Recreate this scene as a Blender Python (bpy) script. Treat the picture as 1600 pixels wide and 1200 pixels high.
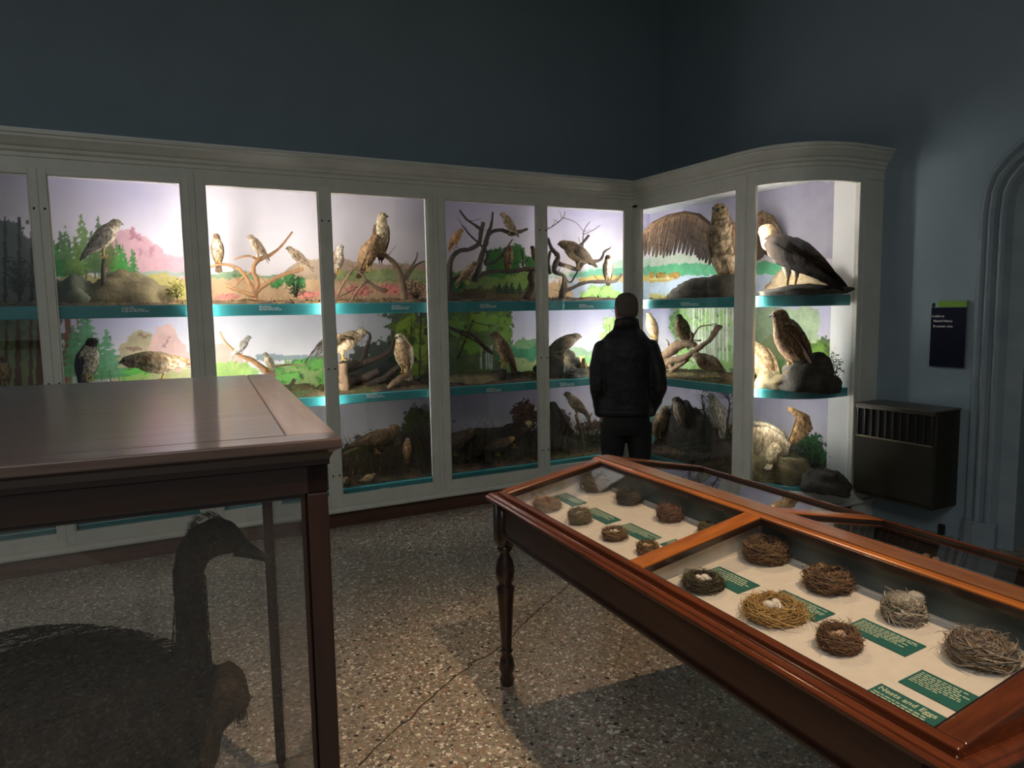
import bpy, math, random
import numpy as np
from mathutils import Matrix, Vector, noise as mnoise
for o in list(bpy.data.objects): bpy.data.objects.remove(o)
SC = bpy.context.scene
COL = SC.collection
random.seed(7)
# ------------------------------------------------------------------ camera
FPX = 1110.0
PITCH = math.radians(5.9)
CZ = 1.67
up = -np.array([185, -(FPX / math.tan(PITCH)), FPX]); up /= np.linalg.norm(up)
vx = np.array([2100, 151, FPX]); vx /= np.linalg.norm(vx)
vx -= up * vx.dot(up); vx /= np.linalg.norm(vx)
vy = np.cross(up, vx)
if vy[2] < 0: vy = -vy
MR = np.array([vx, vy, up])                      # world = MR @ (right, up, forward)
CAM = np.array([0, 0, CZ])
cam = bpy.data.cameras.new('camera'); camo = bpy.data.objects.new('camera', cam); COL.objects.link(camo)
cr, cu, cf = MR[:, 0], MR[:, 1], MR[:, 2]
camo.matrix_world = Matrix(((cr[0], cu[0], -cf[0], 0), (cr[1], cu[1], -cf[1], 0), (cr[2], cu[2], -cf[2], CZ), (0, 0, 0, 1)))
cam.sensor_width = 36; cam.lens = FPX / 1600 * 36; cam.clip_start = 0.05; cam.clip_end = 60
SC.camera = camo
# ------------------------------------------------------------------ view, world, lights
SC.view_settings.view_transform = 'Standard'; SC.view_settings.look = 'None'
SC.view_settings.gamma = 1; SC.view_settings.use_curve_mapping = False
SC.view_settings.exposure = 0.55
wd = bpy.data.worlds.new('world'); SC.world = wd; wd.use_nodes = True
wd.node_tree.nodes['Background'].inputs[0].default_value = (0.30, 0.36, 0.45, 1)
wd.node_tree.nodes['Background'].inputs[1].default_value = 0.02
def spot(name, loc, target, power, col, size, blend, radius):
    l = bpy.data.lights.new(name, 'SPOT'); l.energy = power; l.color = col; l.spot_size = math.radians(size)
    l.spot_blend = blend; l.shadow_soft_size = radius
    o = bpy.data.objects.new(name, l); COL.objects.link(o); o.location = loc
    d = Vector(target) - Vector(loc); o.rotation_euler = d.to_track_quat('-Z', 'Y').to_euler()
    return o
WARM = (1.0, 0.72, 0.45)
spot('ceiling_spotlight', (1.45, -0.30, 4.9), (1.0, 1.95, 0), 330, WARM, 40, 0.8, 0.05)
spot('ceiling_spotlight', (1.9, 4.1, 4.9), (1.95, 2.35, 0.9), 170, WARM, 44, 0.9, 0.05)
fill = bpy.data.lights.new('ceiling_lamp', 'AREA'); fill.energy = 86; fill.color = (0.97, 0.98, 0.96); fill.shape = 'RECTANGLE'; fill.size = 3; fill.size_y = 3
fo = bpy.data.objects.new('ceiling_lamp', fill); COL.objects.link(fo); fo.location = (-1.5, -1.5, 4.9)
# ------------------------------------------------------------------ geometry of the photograph (measured planes)
def ray(x, y):
    d = MR @ np.array([x - 800, 600 - y, FPX]); return d / np.linalg.norm(d)
def onz(x, y, z): d = ray(x, y); return CAM + d * (z - CZ) / d[2]
def ony(x, y, Y): d = ray(x, y); return CAM + d * Y / d[1]
def onx(x, y, X): d = ray(x, y); return CAM + d * X / d[0]
def W(wall, x, y, dep): return ony(x, y, dep) if wall == 'L' else onx(x, y, dep)
LV = np.array([math.sin(math.radians(3.4)), math.cos(math.radians(3.4)), 0]); SV = np.array([LV[1], -LV[0], 0])
T0 = onz(758, 773, .865); T0[2] = 0
def tw(x, y, z): return T0 + x * SV + y * LV + np.array([0, 0, z])
# ------------------------------------------------------------------ mesh helpers
def vec(*a): return np.array(a, float)
class G:
    def __init__(s): s.v = []; s.f = []; s.m = []; s.c = []; s.s = []; s.mi = 0; s.col = None; s.fl = False
    def add(s, vs, fs, cols=None):
        b = len(s.v)
        for i, v in enumerate(vs):
            s.v.append((float(v[0]), float(v[1]), float(v[2])))
            s.c.append(tuple(cols[i]) if cols is not None else (s.col or (1, 1, 1)))
        for f in fs: s.f.append(tuple(b + k for k in f)); s.m.append(s.mi); s.s.append(not s.fl)
        return s
    def hexa(s, p):   # 8 points bottom 4 then top 4, ccw
        return s.add(p, [(3, 2, 1, 0), (4, 5, 6, 7), (0, 1, 5, 4), (1, 2, 6, 5), (2, 3, 7, 6), (3, 0, 4, 7)])
    def box(s, a, b, bev=0.0):
        x0, y0, z0 = a; x1, y1, z1 = b
        if bev <= 0:
            return s.hexa([(x0, y0, z0), (x1, y0, z0), (x1, y1, z0), (x0, y1, z0), (x0, y0, z1), (x1, y0, z1), (x1, y1, z1), (x0, y1, z1)])
        e = bev
        ring = lambda i, z: [(x0 + i, y0 + e, z), (x0 + e, y0 + i, z), (x1 - e, y0 + i, z), (x1 - i, y0 + e, z), (x1 - i, y1 - e, z), (x1 - e, y1 - i, z), (x0 + e, y1 - i, z), (x0 + i, y1 - e, z)]
        return s.loft([ring(e * .7, z0), ring(0, z0 + e), ring(0, z1 - e), ring(e * .7, z1)])
    def obox(s, o, ax, ay, az):   # origin corner + 3 edge vectors
        o, ax, ay, az = map(np.array, (o, ax, ay, az))
        return s.hexa([o, o + ax, o + ax + ay, o + ay, o + az, o + ax + az, o + ax + ay + az, o + ay + az])
    def loft(s, rings, cap=True, cols=None, closed=True):
        n = len(rings[0]); vs = [p for r in rings for p in r]; fs = []
        cc = [c for r in cols for c in r] if cols is not None else None
        for i in range(len(rings) - 1):
            for k in range(n if closed else n - 1):
                k2 = (k + 1) % n
                fs.append((i * n + k, i * n + k2, (i + 1) * n + k2, (i + 1) * n + k))
        if cap:
            fs.append(tuple(range(n - 1, -1, -1))); fs.append(tuple((len(rings) - 1) * n + k for k in range(n)))
        return s.add(vs, fs, cc)
    def tube(s, pts, rad, n=8, cap=True, jit=0, flat=None):
        pts = [np.array(p, float) for p in pts]; rings = []
        if not hasattr(rad, '__len__'): rad = [rad] * len(pts)
        ref = None
        for i, p in enumerate(pts):
            a = pts[max(i - 1, 0)]; b = pts[min(i + 1, len(pts) - 1)]
            t = b - a; L = np.linalg.norm(t); t = t / L if L > 1e-9 else vec(0, 0, 1)
            if ref is None: ref = vec(0, 0, 1) if abs(t[2]) < .9 else vec(1, 0, 0)
            u = np.cross(t, ref); u /= np.linalg.norm(u); w = np.cross(u, t); ref = w
            r = rad[i]
            rings.append([p + r * (1 + (random.uniform(-jit, jit) if jit else 0)) * (math.cos(2 * math.pi * k / n) * u + (flat or 1) * math.sin(2 * math.pi * k / n) * w) for k in range(n)])
        return s.loft(rings, cap)
    def sweep(s, prof, path, normals):   # prof: (out, z) list; path: xy points; normals: outward xy unit
        rings = []
        for p, nn in zip(path, normals):
            rings.append([(p[0] + nn[0] * q[0], p[1] + nn[1] * q[0], q[1]) for q in prof])
        return s.loft(rings, cap=True)
    def lathe(s, c, prof, n=20):
        return s.loft([[(c[0] + r * math.cos(2 * math.pi * k / n), c[1] + r * math.sin(2 * math.pi * k / n), c[2] + z) for k in range(n)] for r, z in prof])
    def ball(s, c, rx, ry=None, rz=None, n=14, m=9, R=None, jit=0):
        ry = ry or rx; rz = rz or rx; rings = []
        for i in range(1, m):
            ph = math.pi * i / m; rr = []
            for k in range(n):
                th = 2 * math.pi * k / n; j = 1 + (random.uniform(-jit, jit) if jit else 0)
                v = np.array([rx * math.sin(ph) * math.cos(th), ry * math.sin(ph) * math.sin(th), -rz * math.cos(ph)]) * j
                if R is not None: v = R @ v
                rr.append(np.array(c) + v)
            rings.append(rr)
        return s.loft(rings)
    def prism(s, poly, w, side=True):   # poly: 3D points, w: extrusion vector
        n = len(poly); w = np.array(w); vs = [np.array(p) for p in poly] + [np.array(p) + w for p in poly]
        fs = [tuple(range(n - 1, -1, -1)), tuple(range(n, 2 * n))]
        for k in range(n): fs.append((k, (k + 1) % n, n + (k + 1) % n, n + k))
        return s.add(vs, fs)
    def build(s, name, mats, parent=None, base=None, smooth=False, label=None, cat=None, group=None, kind=None, rotz=0, auto=None):
        me = bpy.data.meshes.new(name)
        v = np.array(s.v, float)
        if parent is None:
            if base is None: base = (v[:, 0].mean(), v[:, 1].mean(), v[:, 2].min())
            o_loc = np.array(base, float); c_, s_ = math.cos(rotz), math.sin(rotz)
        else:
            o_loc = np.array(parent['_loc']); rotz = parent['_rz']; c_, s_ = math.cos(rotz), math.sin(rotz)
        q = v - o_loc
        q = np.stack([c_ * q[:, 0] + s_ * q[:, 1], -s_ * q[:, 0] + c_ * q[:, 1], q[:, 2]], 1)
        me.from_pydata([tuple(x) for x in q.tolist()], [], s.f)
        if not isinstance(mats, (list, tuple)): mats = [mats]
        for m in mats: me.materials.append(m)
        me.polygons.foreach_set('material_index', [min(k, len(mats) - 1) for k in s.m])
        if smooth: me.polygons.foreach_set('use_smooth', s.s if len(s.s) == len(me.polygons) else [True] * len(me.polygons))
        ca = me.color_attributes.new('Col', 'FLOAT_COLOR', 'POINT')
        ca.data.foreach_set('color', [x for c in s.c for x in (c[0], c[1], c[2], 1.0)])
        me.update()
        o = bpy.data.objects.new(name, me); COL.objects.link(o)
        if parent is None: o.location = tuple(o_loc); o.rotation_euler = (0, 0, rotz); o['_loc'] = list(o_loc); o['_rz'] = rotz
        else: o.parent = parent; o['_loc'] = list(o_loc); o['_rz'] = rotz
        if auto and smooth:
            pass
        tag(o, label, cat, group, kind)
        return o
def tag(o, label=None, cat=None, group=None, kind=None):
    if label: o['label'] = label
    if cat: o['category'] = cat
    if group: o['group'] = group
    if kind: o['kind'] = kind
    return o
def thing(name, label, cat, loc=(0, 0, 0), rotz=0, group=None, kind=None):
    o = bpy.data.objects.new(name, None); COL.objects.link(o); o.empty_display_size = .1
    o.location = tuple(float(x) for x in loc); o.rotation_euler = (0, 0, rotz); o['_loc'] = [float(x) for x in loc]; o['_rz'] = rotz
    return tag(o, label, cat, group, kind)
def bevel(o, w=.004, seg=2):
    m = o.modifiers.new('bevel', 'BEVEL'); m.width = w; m.segments = seg; m.limit_method = 'ANGLE'; m.angle_limit = math.radians(40); return o
# ------------------------------------------------------------------ materials
def M(name, c1, c2=None, scale=8, rough=.6, bump=0.0, stretch=(1, 1, 1), metal=0, coat=0, detail=6, spec=.5, vcol=False, bscale=None, contrast=(.35, .65), sss=0):
    m = bpy.data.materials.new(name); m.use_nodes = True; nt = m.node_tree; N = nt.nodes; K = nt.links
    b = N['Principled BSDF']; b.inputs['Roughness'].default_value = rough; b.inputs['Metallic'].default_value = metal
    b.inputs['Coat Weight'].default_value = coat; b.inputs['Coat Roughness'].default_value = .12; b.inputs['Specular IOR Level'].default_value = spec
    if sss: b.inputs['Subsurface Weight'].default_value = sss; b.inputs['Subsurface Scale'].default_value = .01
    tc = N.new('ShaderNodeTexCoord'); mp = N.new('ShaderNodeMapping'); mp.inputs['Scale'].default_value = stretch
    K.new(tc.outputs['Object'], mp.inputs['Vector'])
    n = N.new('ShaderNodeTexNoise'); n.inputs['Scale'].default_value = scale; n.inputs['Detail'].default_value = detail; n.inputs['Roughness'].default_value = .6
    K.new(mp.outputs['Vector'], n.inputs['Vector'])
    r = N.new('ShaderNodeValToRGB'); r.color_ramp.elements[0].position = contrast[0]; r.color_ramp.elements[1].position = contrast[1]
    c2 = c2 or tuple(x * .8 for x in c1)
    r.color_ramp.elements[0].color = (*c2, 1); r.color_ramp.elements[1].color = (*c1, 1)
    K.new(n.outputs['Fac'], r.inputs['Fac'])
    if vcol:
        a = N.new('ShaderNodeVertexColor'); a.layer_name = 'Col'
        mx = N.new('ShaderNodeMix'); mx.data_type = 'RGBA'; mx.blend_type = 'MULTIPLY'; mx.inputs[0].default_value = 1
        K.new(r.outputs['Color'], mx.inputs[6]); K.new(a.outputs['Color'], mx.inputs[7]); K.new(mx.outputs[2], b.inputs['Base Color'])
    else: K.new(r.outputs['Color'], b.inputs['Base Color'])
    if bump:
        bn = n
        if bscale:
            bn = N.new('ShaderNodeTexNoise'); bn.inputs['Scale'].default_value = bscale; bn.inputs['Detail'].default_value = 4; K.new(mp.outputs['Vector'], bn.inputs['Vector'])
        bp = N.new('ShaderNodeBump'); bp.inputs['Strength'].default_value = bump; bp.inputs['Distance'].default_value = .01
        K.new(bn.outputs['Fac'], bp.inputs['Height']); K.new(bp.outputs['Normal'], b.inputs['Normal'])
    return m
def wood(name, c1, c2, rough=.35, coat=.4, axis=0, scale=6):
    st = [14, 14, 14]; st[axis] = 1.2
    return M(name, c1, c2, scale=scale * .35, rough=rough, bump=.08, stretch=tuple(st), coat=coat, contrast=(.3, .7))
def glass(name, dust=.0, refl=1.0, tint=(1, 1, 1)):
    m = bpy.data.materials.new(name); m.use_nodes = True; nt = m.node_tree; N = nt.nodes; K = nt.links
    out = N['Material Output']; N.remove(N['Principled BSDF'])
    tr = N.new('ShaderNodeBsdfTransparent'); tr.inputs[0].default_value = (*tint, 1)
    gl = N.new('ShaderNodeBsdfGlossy'); gl.inputs['Roughness'].default_value = .0
    ge = N.new('ShaderNodeNewGeometry'); dt = N.new('ShaderNodeVectorMath'); dt.operation = 'DOT_PRODUCT'
    K.new(ge.outputs['Incoming'], dt.inputs[0]); K.new(ge.outputs['Normal'], dt.inputs[1])
    def mth(op, a, b_=None):
        q = N.new('ShaderNodeMath'); q.operation = op
        for i, x in enumerate((a, b_)):
            if x is None: continue
            if isinstance(x, (int, float)): q.inputs[i].default_value = x
            else: K.new(x, q.inputs[i])
        return q.outputs[0]
    c = mth('ABSOLUTE', dt.outputs['Value']); p5 = mth('POWER', mth('SUBTRACT', 1.0, c), 5.0)
    mu = N.new('ShaderNodeMath'); mu.operation = 'MULTIPLY'; mu.inputs[1].default_value = refl
    K.new(mth('ADD', mth('MULTIPLY', p5, .95), .045), mu.inputs[0])
    mx = N.new('ShaderNodeMixShader'); K.new(mu.outputs[0], mx.inputs[0]); K.new(tr.outputs[0], mx.inputs[1]); K.new(gl.outputs[0], mx.inputs[2])
    last = mx
    if dust:
        df = N.new('ShaderNodeBsdfDiffuse'); df.inputs[0].default_value = (.8, .82, .8, 1)
        nz = N.new('ShaderNodeTexNoise'); nz.inputs['Scale'].default_value = 3; tc = N.new('ShaderNodeTexCoord'); K.new(tc.outputs['Object'], nz.inputs['Vector'])
        m2 = N.new('ShaderNodeMath'); m2.operation = 'MULTIPLY'; m2.inputs[1].default_value = dust * 2; K.new(nz.outputs['Fac'], m2.inputs[0])
        mm = N.new('ShaderNodeMixShader'); K.new(m2.outputs[0], mm.inputs[0]); K.new(mx.outputs[0], mm.inputs[1]); K.new(df.outputs[0], mm.inputs[2]); last = mm
    K.new(last.outputs[0], out.inputs['Surface'])
    return m
def emit(name, col, st):
    m = bpy.data.materials.new(name); m.use_nodes = True; nt = m.node_tree
    b = nt.nodes['Principled BSDF']; b.inputs['Base Color'].default_value = (1, 1, 1, 1)
    b.inputs['Emission Color'].default_value = (*col, 1); b.inputs['Emission Strength'].default_value = st
    return m
def terrazzo():
    m = bpy.data.materials.new('terrazzo'); m.use_nodes = True; nt = m.node_tree; N = nt.nodes; K = nt.links
    b = N['Principled BSDF']; b.inputs['Roughness'].default_value = .34
    tc = N.new('ShaderNodeTexCoord')
    def vor(scale):
        v = N.new('ShaderNodeTexVoronoi'); v.inputs['Scale'].default_value = scale; K.new(tc.outputs['Object'], v.inputs['Vector']); return v
    wob = N.new('ShaderNodeTexNoise'); wob.inputs['Scale'].default_value = 30; K.new(tc.outputs['Object'], wob.inputs['Vector'])
    v1 = vor(72); v2 = vor(150)
    def ramp(src, stops, const=True):
        r = N.new('ShaderNodeValToRGB'); r.color_ramp.interpolation = 'CONSTANT' if const else 'LINEAR'
        e = r.color_ramp.elements
        while len(e) < len(stops): e.new(.5)
        for i, (p, c) in enumerate(stops): e[i].position = p; e[i].color = (*c, 1)
        K.new(src, r.inputs['Fac']); return r
    s1 = N.new('ShaderNodeSeparateColor'); K.new(v1.outputs['Color'], s1.inputs[0])
    s2 = N.new('ShaderNodeSeparateColor'); K.new(v2.outputs['Color'], s2.inputs[0])
    base = ramp(s1.outputs[0], [(0, (.30, .25, .20)), (.18, (.16, .12, .095)), (.34, (.40, .34, .27)), (.5, (.22, .20, .13)), (.62, (.34, .2, .14)), (.74, (.28, .25, .19)), (.85, (.78, .72, .62)), (.95, (.03, .028, .025))])
    fine = ramp(s2.outputs[0], [(0, (.25, .21, .17)), (.3, (.36, .31, .25)), (.55, (.20, .17, .13)), (.7, (.42, .28, .2)), (.82, (.30, .29, .18)), (.88, (.9, .86, .78)), (.97, (.04, .035, .035))])
    pick = ramp(s1.outputs[1], [(0, (0, 0, 0)), (.5, (1, 1, 1))])
    mx = N.new('ShaderNodeMix'); mx.data_type = 'RGBA'; K.new(pick.outputs[0], mx.inputs[0]); K.new(base.outputs[0], mx.inputs[6]); K.new(fine.outputs[0], mx.inputs[7])
    K.new(mx.outputs[2], b.inputs['Base Color'])
    return m
# ------------------------------------------------------------------ numpy noise for murals and grounds
def vnoise(x, y, seed=0):
    rs = np.random.RandomState(seed); T = rs.rand(256, 256)
    xi = np.floor(x).astype(int); yi = np.floor(y).astype(int); fx = x - xi; fy = y - yi
    fx = fx * fx * (3 - 2 * fx); fy = fy * fy * (3 - 2 * fy)
    g = lambda a, b: T[a % 256, b % 256]
    return (g(xi, yi) * (1 - fx) + g(xi + 1, yi) * fx) * (1 - fy) + (g(xi, yi + 1) * (1 - fx) + g(xi + 1, yi + 1) * fx) * fy
def fbm(x, y, seed=0, o=4):
    s = 0; a = .5; t = 0
    for i in range(o): s = s + a * vnoise(x * 2 ** i, y * 2 ** i, seed + i); t += a; a *= .5
    return s / t
# ================================================================== materials in use
wallm = M('slate_blue_paint', (.27, .345, .385), (.25, .32, .36), scale=3, rough=.75, bump=.05, bscale=120)
trimm = M('grey_blue_trim_paint', (.27, .32, .35), (.22, .27, .3), scale=5, rough=.6)
whitem = M('cream_white_paint', (.68, .675, .59), (.61, .605, .53), scale=6, rough=.45, bump=.03, bscale=60)
innerm = M('white_interior_paint', (.85, .84, .82), (.80, .79, .77), scale=4, rough=.6)
plinthm = wood('dark_red_plinth_wood', (.13, .05, .028), (.07, .028, .018), rough=.45)
tealm = M('teal_shelf_paint', (.045, .27, .28), (.04, .24, .25), scale=6, rough=.28)
ceilm = M('ceiling_paint', (.5, .5, .48), rough=.8)
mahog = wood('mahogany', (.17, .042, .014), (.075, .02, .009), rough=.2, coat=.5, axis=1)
mahogy = wood('mahogany_inner_rail', (.48, .15, .025), (.22, .06, .015), rough=.28, coat=.5, axis=1)  # brighter copy of the mahogany, warm lamplight put into the colour
mahogx = wood('mahogany_cross', (.52, .16, .022), (.26, .07, .014), rough=.28, coat=.5, axis=0)  # cross rail brightened the same way, lamplight painted into the wood tone
darkwood = wood('dark_case_wood', (.030, .012, .007), (.014, .006, .004), rough=.3, coat=.5, axis=0)
darkwoodz = wood('dark_case_wood_upright', (.032, .012, .007), (.015, .006, .004), rough=.3, coat=.4, axis=2)
topwood = wood('case_top_wood', (.13, .08, .065), (.06, .037, .03), rough=.36, coat=.5, axis=0, scale=9)
topwoody = wood('case_top_end_board', (.36, .26, .22), (.24, .165, .135), rough=.42, coat=.35, axis=1, scale=9)  # paler than the top panel, a reflection put into the colour
glassm = glass('cabinet_glass', 0, 1.0)
glasst = glass('table_glass', 0.0, 1.0)
glassd = glass('dusty_case_glass', 0.008, .8)
blackm = M('black_gap', (.01, .01, .01), rough=.8)
metalm = M('brown_enamelled_metal', (.035, .03, .018), (.028, .024, .014), rough=.42, metal=.2)
# ================================================================== room
g = G(); g.box((-4.5, -4, -.1), (7.2, 6.14, 0)); g.build('floor', terrazzo(), kind='structure', base=(0, 0, 0))
fl = bpy.data.objects['floor']
g = G(); g.box((-4.5, 6.14, 0), (7.2, 6.24, 5.2)); g.build('wall_left', wallm, kind='structure')
g = G(); g.box((-4.5, -4, 5.2), (7.2, 6.24, 5.3)); g.build('ceiling', ceilm, kind='structure')
g = G(); g.box((-4.6, -4, 0), (-4.5, 6.24, 5.2)); g.build('wall_far_left', wallm, kind='structure')
g = G(); g.box((-4.6, -4.1, 0), (7.2, -4, 5.2)); g.build('wall_behind', wallm, kind='structure')
XR = 5.10
half = [(2.81, 0), (2.81, 1.2), (2.81, 2.25), (2.795, 2.41), (2.753, 2.524), (2.668, 2.631), (2.577, 2.701), (2.4, 2.80), (2.1, 2.93), (1.83, 3.02)]
arch = half + [(3.66 - y, z) for y, z in half[-2::-1]]
g = G()
g.box((XR, 2.81, 0), (XR + .5, 6.14, 5.2)); g.box((XR, -4, 0), (XR + .5, .85, 5.2))
for (ya, za), (yb, zb) in zip(arch[:-1], arch[1:]):
    if abs(ya - yb) < 1e-6: continue
    g.hexa([(XR, yb, zb), (XR + .5, yb, zb), (XR + .5, ya, za), (XR, ya, za), (XR, yb, 5.2), (XR + .5, yb, 5.2), (XR + .5, ya, 5.2), (XR, ya, 5.2)])
g.build('wall_right', wallm, kind='structure')
def archnorm(i):
    a = arch[max(i - 1, 0)]; b = arch[min(i + 1, len(arch) - 1)]
    dy, dz = b[0] - a[0], b[1] - a[1]; L = math.hypot(dy, dz); return (-dz / L, dy / L)   # inward
prof = [(0, -.01), (0, .03), (.012, .044), (.03, .044), (.042, .03), (.05, .018), (.058, .03), (.066, .05), (.085, .062), (.104, .05), (.112, .03), (.12, .018), (.128, .034), (.14, .05), (.155, .052), (.17, .038), (.185, .01), (.195, -.01), (.276, -.06), (.276, -.40), (.1, -.42), (0, -.3)]
rings = []
for i, (y, z) in enumerate(arch):
    ny, nz = archnorm(i)
    if i < 3: ny, nz = -1, 0
    if i > len(arch) - 4: ny, nz = 1, 0
    rings.append([(XR - p, y + ny * o, z + nz * o) for o, p in prof])
g = G(); g.loft(rings)
for sgn, y0 in ((1, 2.825), (-1, .835)):     # plinth of the moulding
    pts = [(XR + .02, y0), (XR - .05, y0), (XR - .075, y0 - sgn * .04), (XR - .085, y0 - sgn * .10), (XR - .07, y0 - sgn * .17), (XR - .03, y0 - sgn * .215), (XR + .02, y0 - sgn * .215)]
    g.prism([(x, y, 0) for x, y in pts], (0, 0, .150)); g.prism([(x + (.012 if x < XR else 0), y, .15) for x, y in pts], (0, 0, .02))
g.build('trim_1', trimm, kind='structure', smooth=False)
g = G(); g.box((5.44, .8, 0), (5.50, 2.6, 3.1))
for a, b in ((.95, 1.7), (1.95, 2.45)):
    for z0, z1 in ((.2, 1.0), (1.15, 2.6)): g.box((5.425, a, z0), (5.45, b, z1), .008)
g.build('door_1', darkwood, kind='structure')
# cracks in the terrazzo
def crack(pts, w=.004):
    g = G(); P = [onz(x, y, 0) for x, y in pts]; fine = []
    for a, b in zip(P[:-1], P[1:]):
        n = max(2, int(np.linalg.norm(b - a) / .03))
        for k in range(n): fine.append(a + (b - a) * k / n + np.array([random.uniform(-.006, .006), random.uniform(-.006, .006), 0]))
    fine.append(P[-1]); rr = []
    for i, p in enumerate(fine):
        t = fine[min(i + 1, len(fine) - 1)] - fine[max(i - 1, 0)]; t /= np.linalg.norm(t); nn = np.array([-t[1], t[0], 0]); ww = w * random.uniform(.5, 1.2)
        rr.append([p + nn * ww + vec(0, 0, -.002), p - nn * ww + vec(0, 0, -.002), p - nn * ww + vec(0, 0, .0008), p + nn * ww + vec(0, 0, .0008)])
    g.loft(rr); return g
cg = crack([(560, 1195), (615, 1143), (640, 1122), (675, 1088), (705, 1062), (728, 1046), (733, 1037), (760, 1026), (790, 1005), (818, 975), (850, 945), (872, 928), (893, 910), (930, 880), (990, 840)])
cg.build('floor_crack', M('crack_filler', (.07, .05, .04), rough=.9), parent=fl)
# ================================================================== mural painter
def lin(c): c = np.array(c, float) / 255; return np.where(c < .04045, c / 12.92, ((c + .055) / 1.055) ** 2.4)
YB, XB = 6.06, 4.90
class _Sub:
    def __init__(s, o, k): s.S = o.S[:, k]; s.Z = o.Z[:, k]; s.C = o.C[:, k]; s.nz, s.ns = s.S.shape; s.wall = o.wall
class Canvas:
    def __init__(s, wall, s0, s1, z0, z1, seed, res=.0095):
        s.wall = wall; s.seed = seed
        ns = int((s1 - s0) / res) + 1; nz = int((z1 - z0) / res) + 1
        s.S, s.Z = np.meshgrid(np.linspace(s0, s1, ns), np.linspace(z0, z1, nz)); s.ns, s.nz = ns, nz; s.z0, s.z1 = z0, z1
        t = (s.Z - z0) / (z1 - z0) + (fbm(s.S * 3, s.Z * 3, seed) - .5) * .5
        s.C = lin((240, 233, 228))[None, None] * (1 - np.clip(t, 0, 1))[..., None] + lin((192, 188, 214))[None, None] * np.clip(t, 0, 1)[..., None]
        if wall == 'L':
            k = np.clip((s.S - .1) / .5, 0, 1) * np.clip((2.5 - s.S) / .5, 0, 1); s.C = s.C * (1 - .62 * k[..., None]) + lin((238, 234, 233)) * .62 * k[..., None]  # sky whitened across the middle panes, so even brightness is painted in
    def at(s, x, y):
        p = W(s.wall, x, y, YB if s.wall == 'L' else XB); return (p[0] if s.wall == 'L' else p[1]), p[2]
    def put(s, mask, col, a=1.0, var=.16):
        k = (fbm(s.S * 14, s.Z * 14, s.seed + 9) - .5) * 2 * var + (fbm(s.S * 50, s.Z * 50, s.seed + 5, 2) - .5) * var
        c = lin(col)[None, None] * (1 + k)[..., None]; m = (mask * a)[..., None]
        s.C = s.C * (1 - m) + c * m
    def P(s, poly, col, a=1.0, wob=.01, var=.16):
        pts = [s.at(*p) for p in poly]
        X = s.S + (fbm(s.S * 20, s.Z * 20, s.seed + 1) - .5) * wob * 4; Y = s.Z + (fbm(s.S * 20, s.Z * 20, s.seed + 2) - .5) * wob * 4
        inside = np.zeros(X.shape, bool); n = len(pts); j = n - 1
        for i in range(n):
            xi, yi = pts[i]; xj, yj = pts[j]
            if yi != yj:
                inside ^= ((yi > Y) != (yj > Y)) & (X < (xj - xi) * (Y - yi) / (yj - yi) + xi)
            j = i
        s.put(inside.astype(float), col, a, var)
    def F(s, cx, cy, rx, ry, col, den=.5, fr=26):      # leafy blob, px units
        c0 = s.at(cx, cy); c1 = s.at(cx + rx, cy); c2 = s.at(cx, cy + ry); RX = abs(c1[0] - c0[0]) + 1e-6; RZ = abs(c2[1] - c0[1]) + 1e-6
        d = ((s.S - c0[0]) / RX) ** 2 + ((s.Z - c0[1]) / RZ) ** 2
        n = fbm(s.S * fr, s.Z * fr, s.seed + 3 + int(cx) % 7)
        for k, (lvl, sh) in enumerate(((0, 1.0), (.07, .72), (-.06, 1.25))):
            nn = fbm(s.S * fr, s.Z * fr, s.seed + 3 + int(cx) % 7 + k * 11)
            m = ((nn + (1 - d) * .5) > (.5 + (1 - den) * .5 + lvl + (k > 0) * .12)) & (d < 1.25)
            s.put(m.astype(float), tuple(min(255, x * sh) for x in col), .95, .2)
    def K(s, x0, y0, x1, y1, w, col, a=1.0):            # trunk, w in px
        a0 = s.at(x0, y0); a1 = s.at(x1, y1); ww = abs(s.at(x0 + w, y0)[0] - a0[0]) / 2
        dx, dz = a1[0] - a0[0], a1[1] - a0[1]; L2 = dx * dx + dz * dz + 1e-9
        t = np.clip(((s.S - a0[0]) * dx + (s.Z - a0[1]) * dz) / L2, 0, 1)
        d = np.hypot(s.S - a0[0] - t * dx, s.Z - a0[1] - t * dz); wob = ww * (1 - .4 * t) * (.8 + .5 * fbm(s.S * 8, s.Z * 8, 4))
        s.put((d < wob).astype(float), col, a, .3)
    def T(s, x, yt, yb, col, w=.32):                    # conifer
        a0 = s.at(x, yb); a1 = s.at(x, yt); H = abs(a1[1] - a0[1]); cx = a0[0]
        t = (s.Z - a0[1]) / H; tier = 1 - np.abs(((t * 9) % 1) - .25) * .75
        n = fbm(s.S * 40, s.Z * 60, s.seed + int(x) % 13)
        wd_ = H * w * (1 - t) * tier * (.6 + .8 * n)
        m = (np.abs(s.S - cx) < wd_) & (t > .12) & (t < 1) & (n > .27)
        s.K(x, yb, x, yt + (yb - yt) * .16, 1.8, (60, 74, 50)); s.put(m.astype(float), col, .92, .35)
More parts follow.
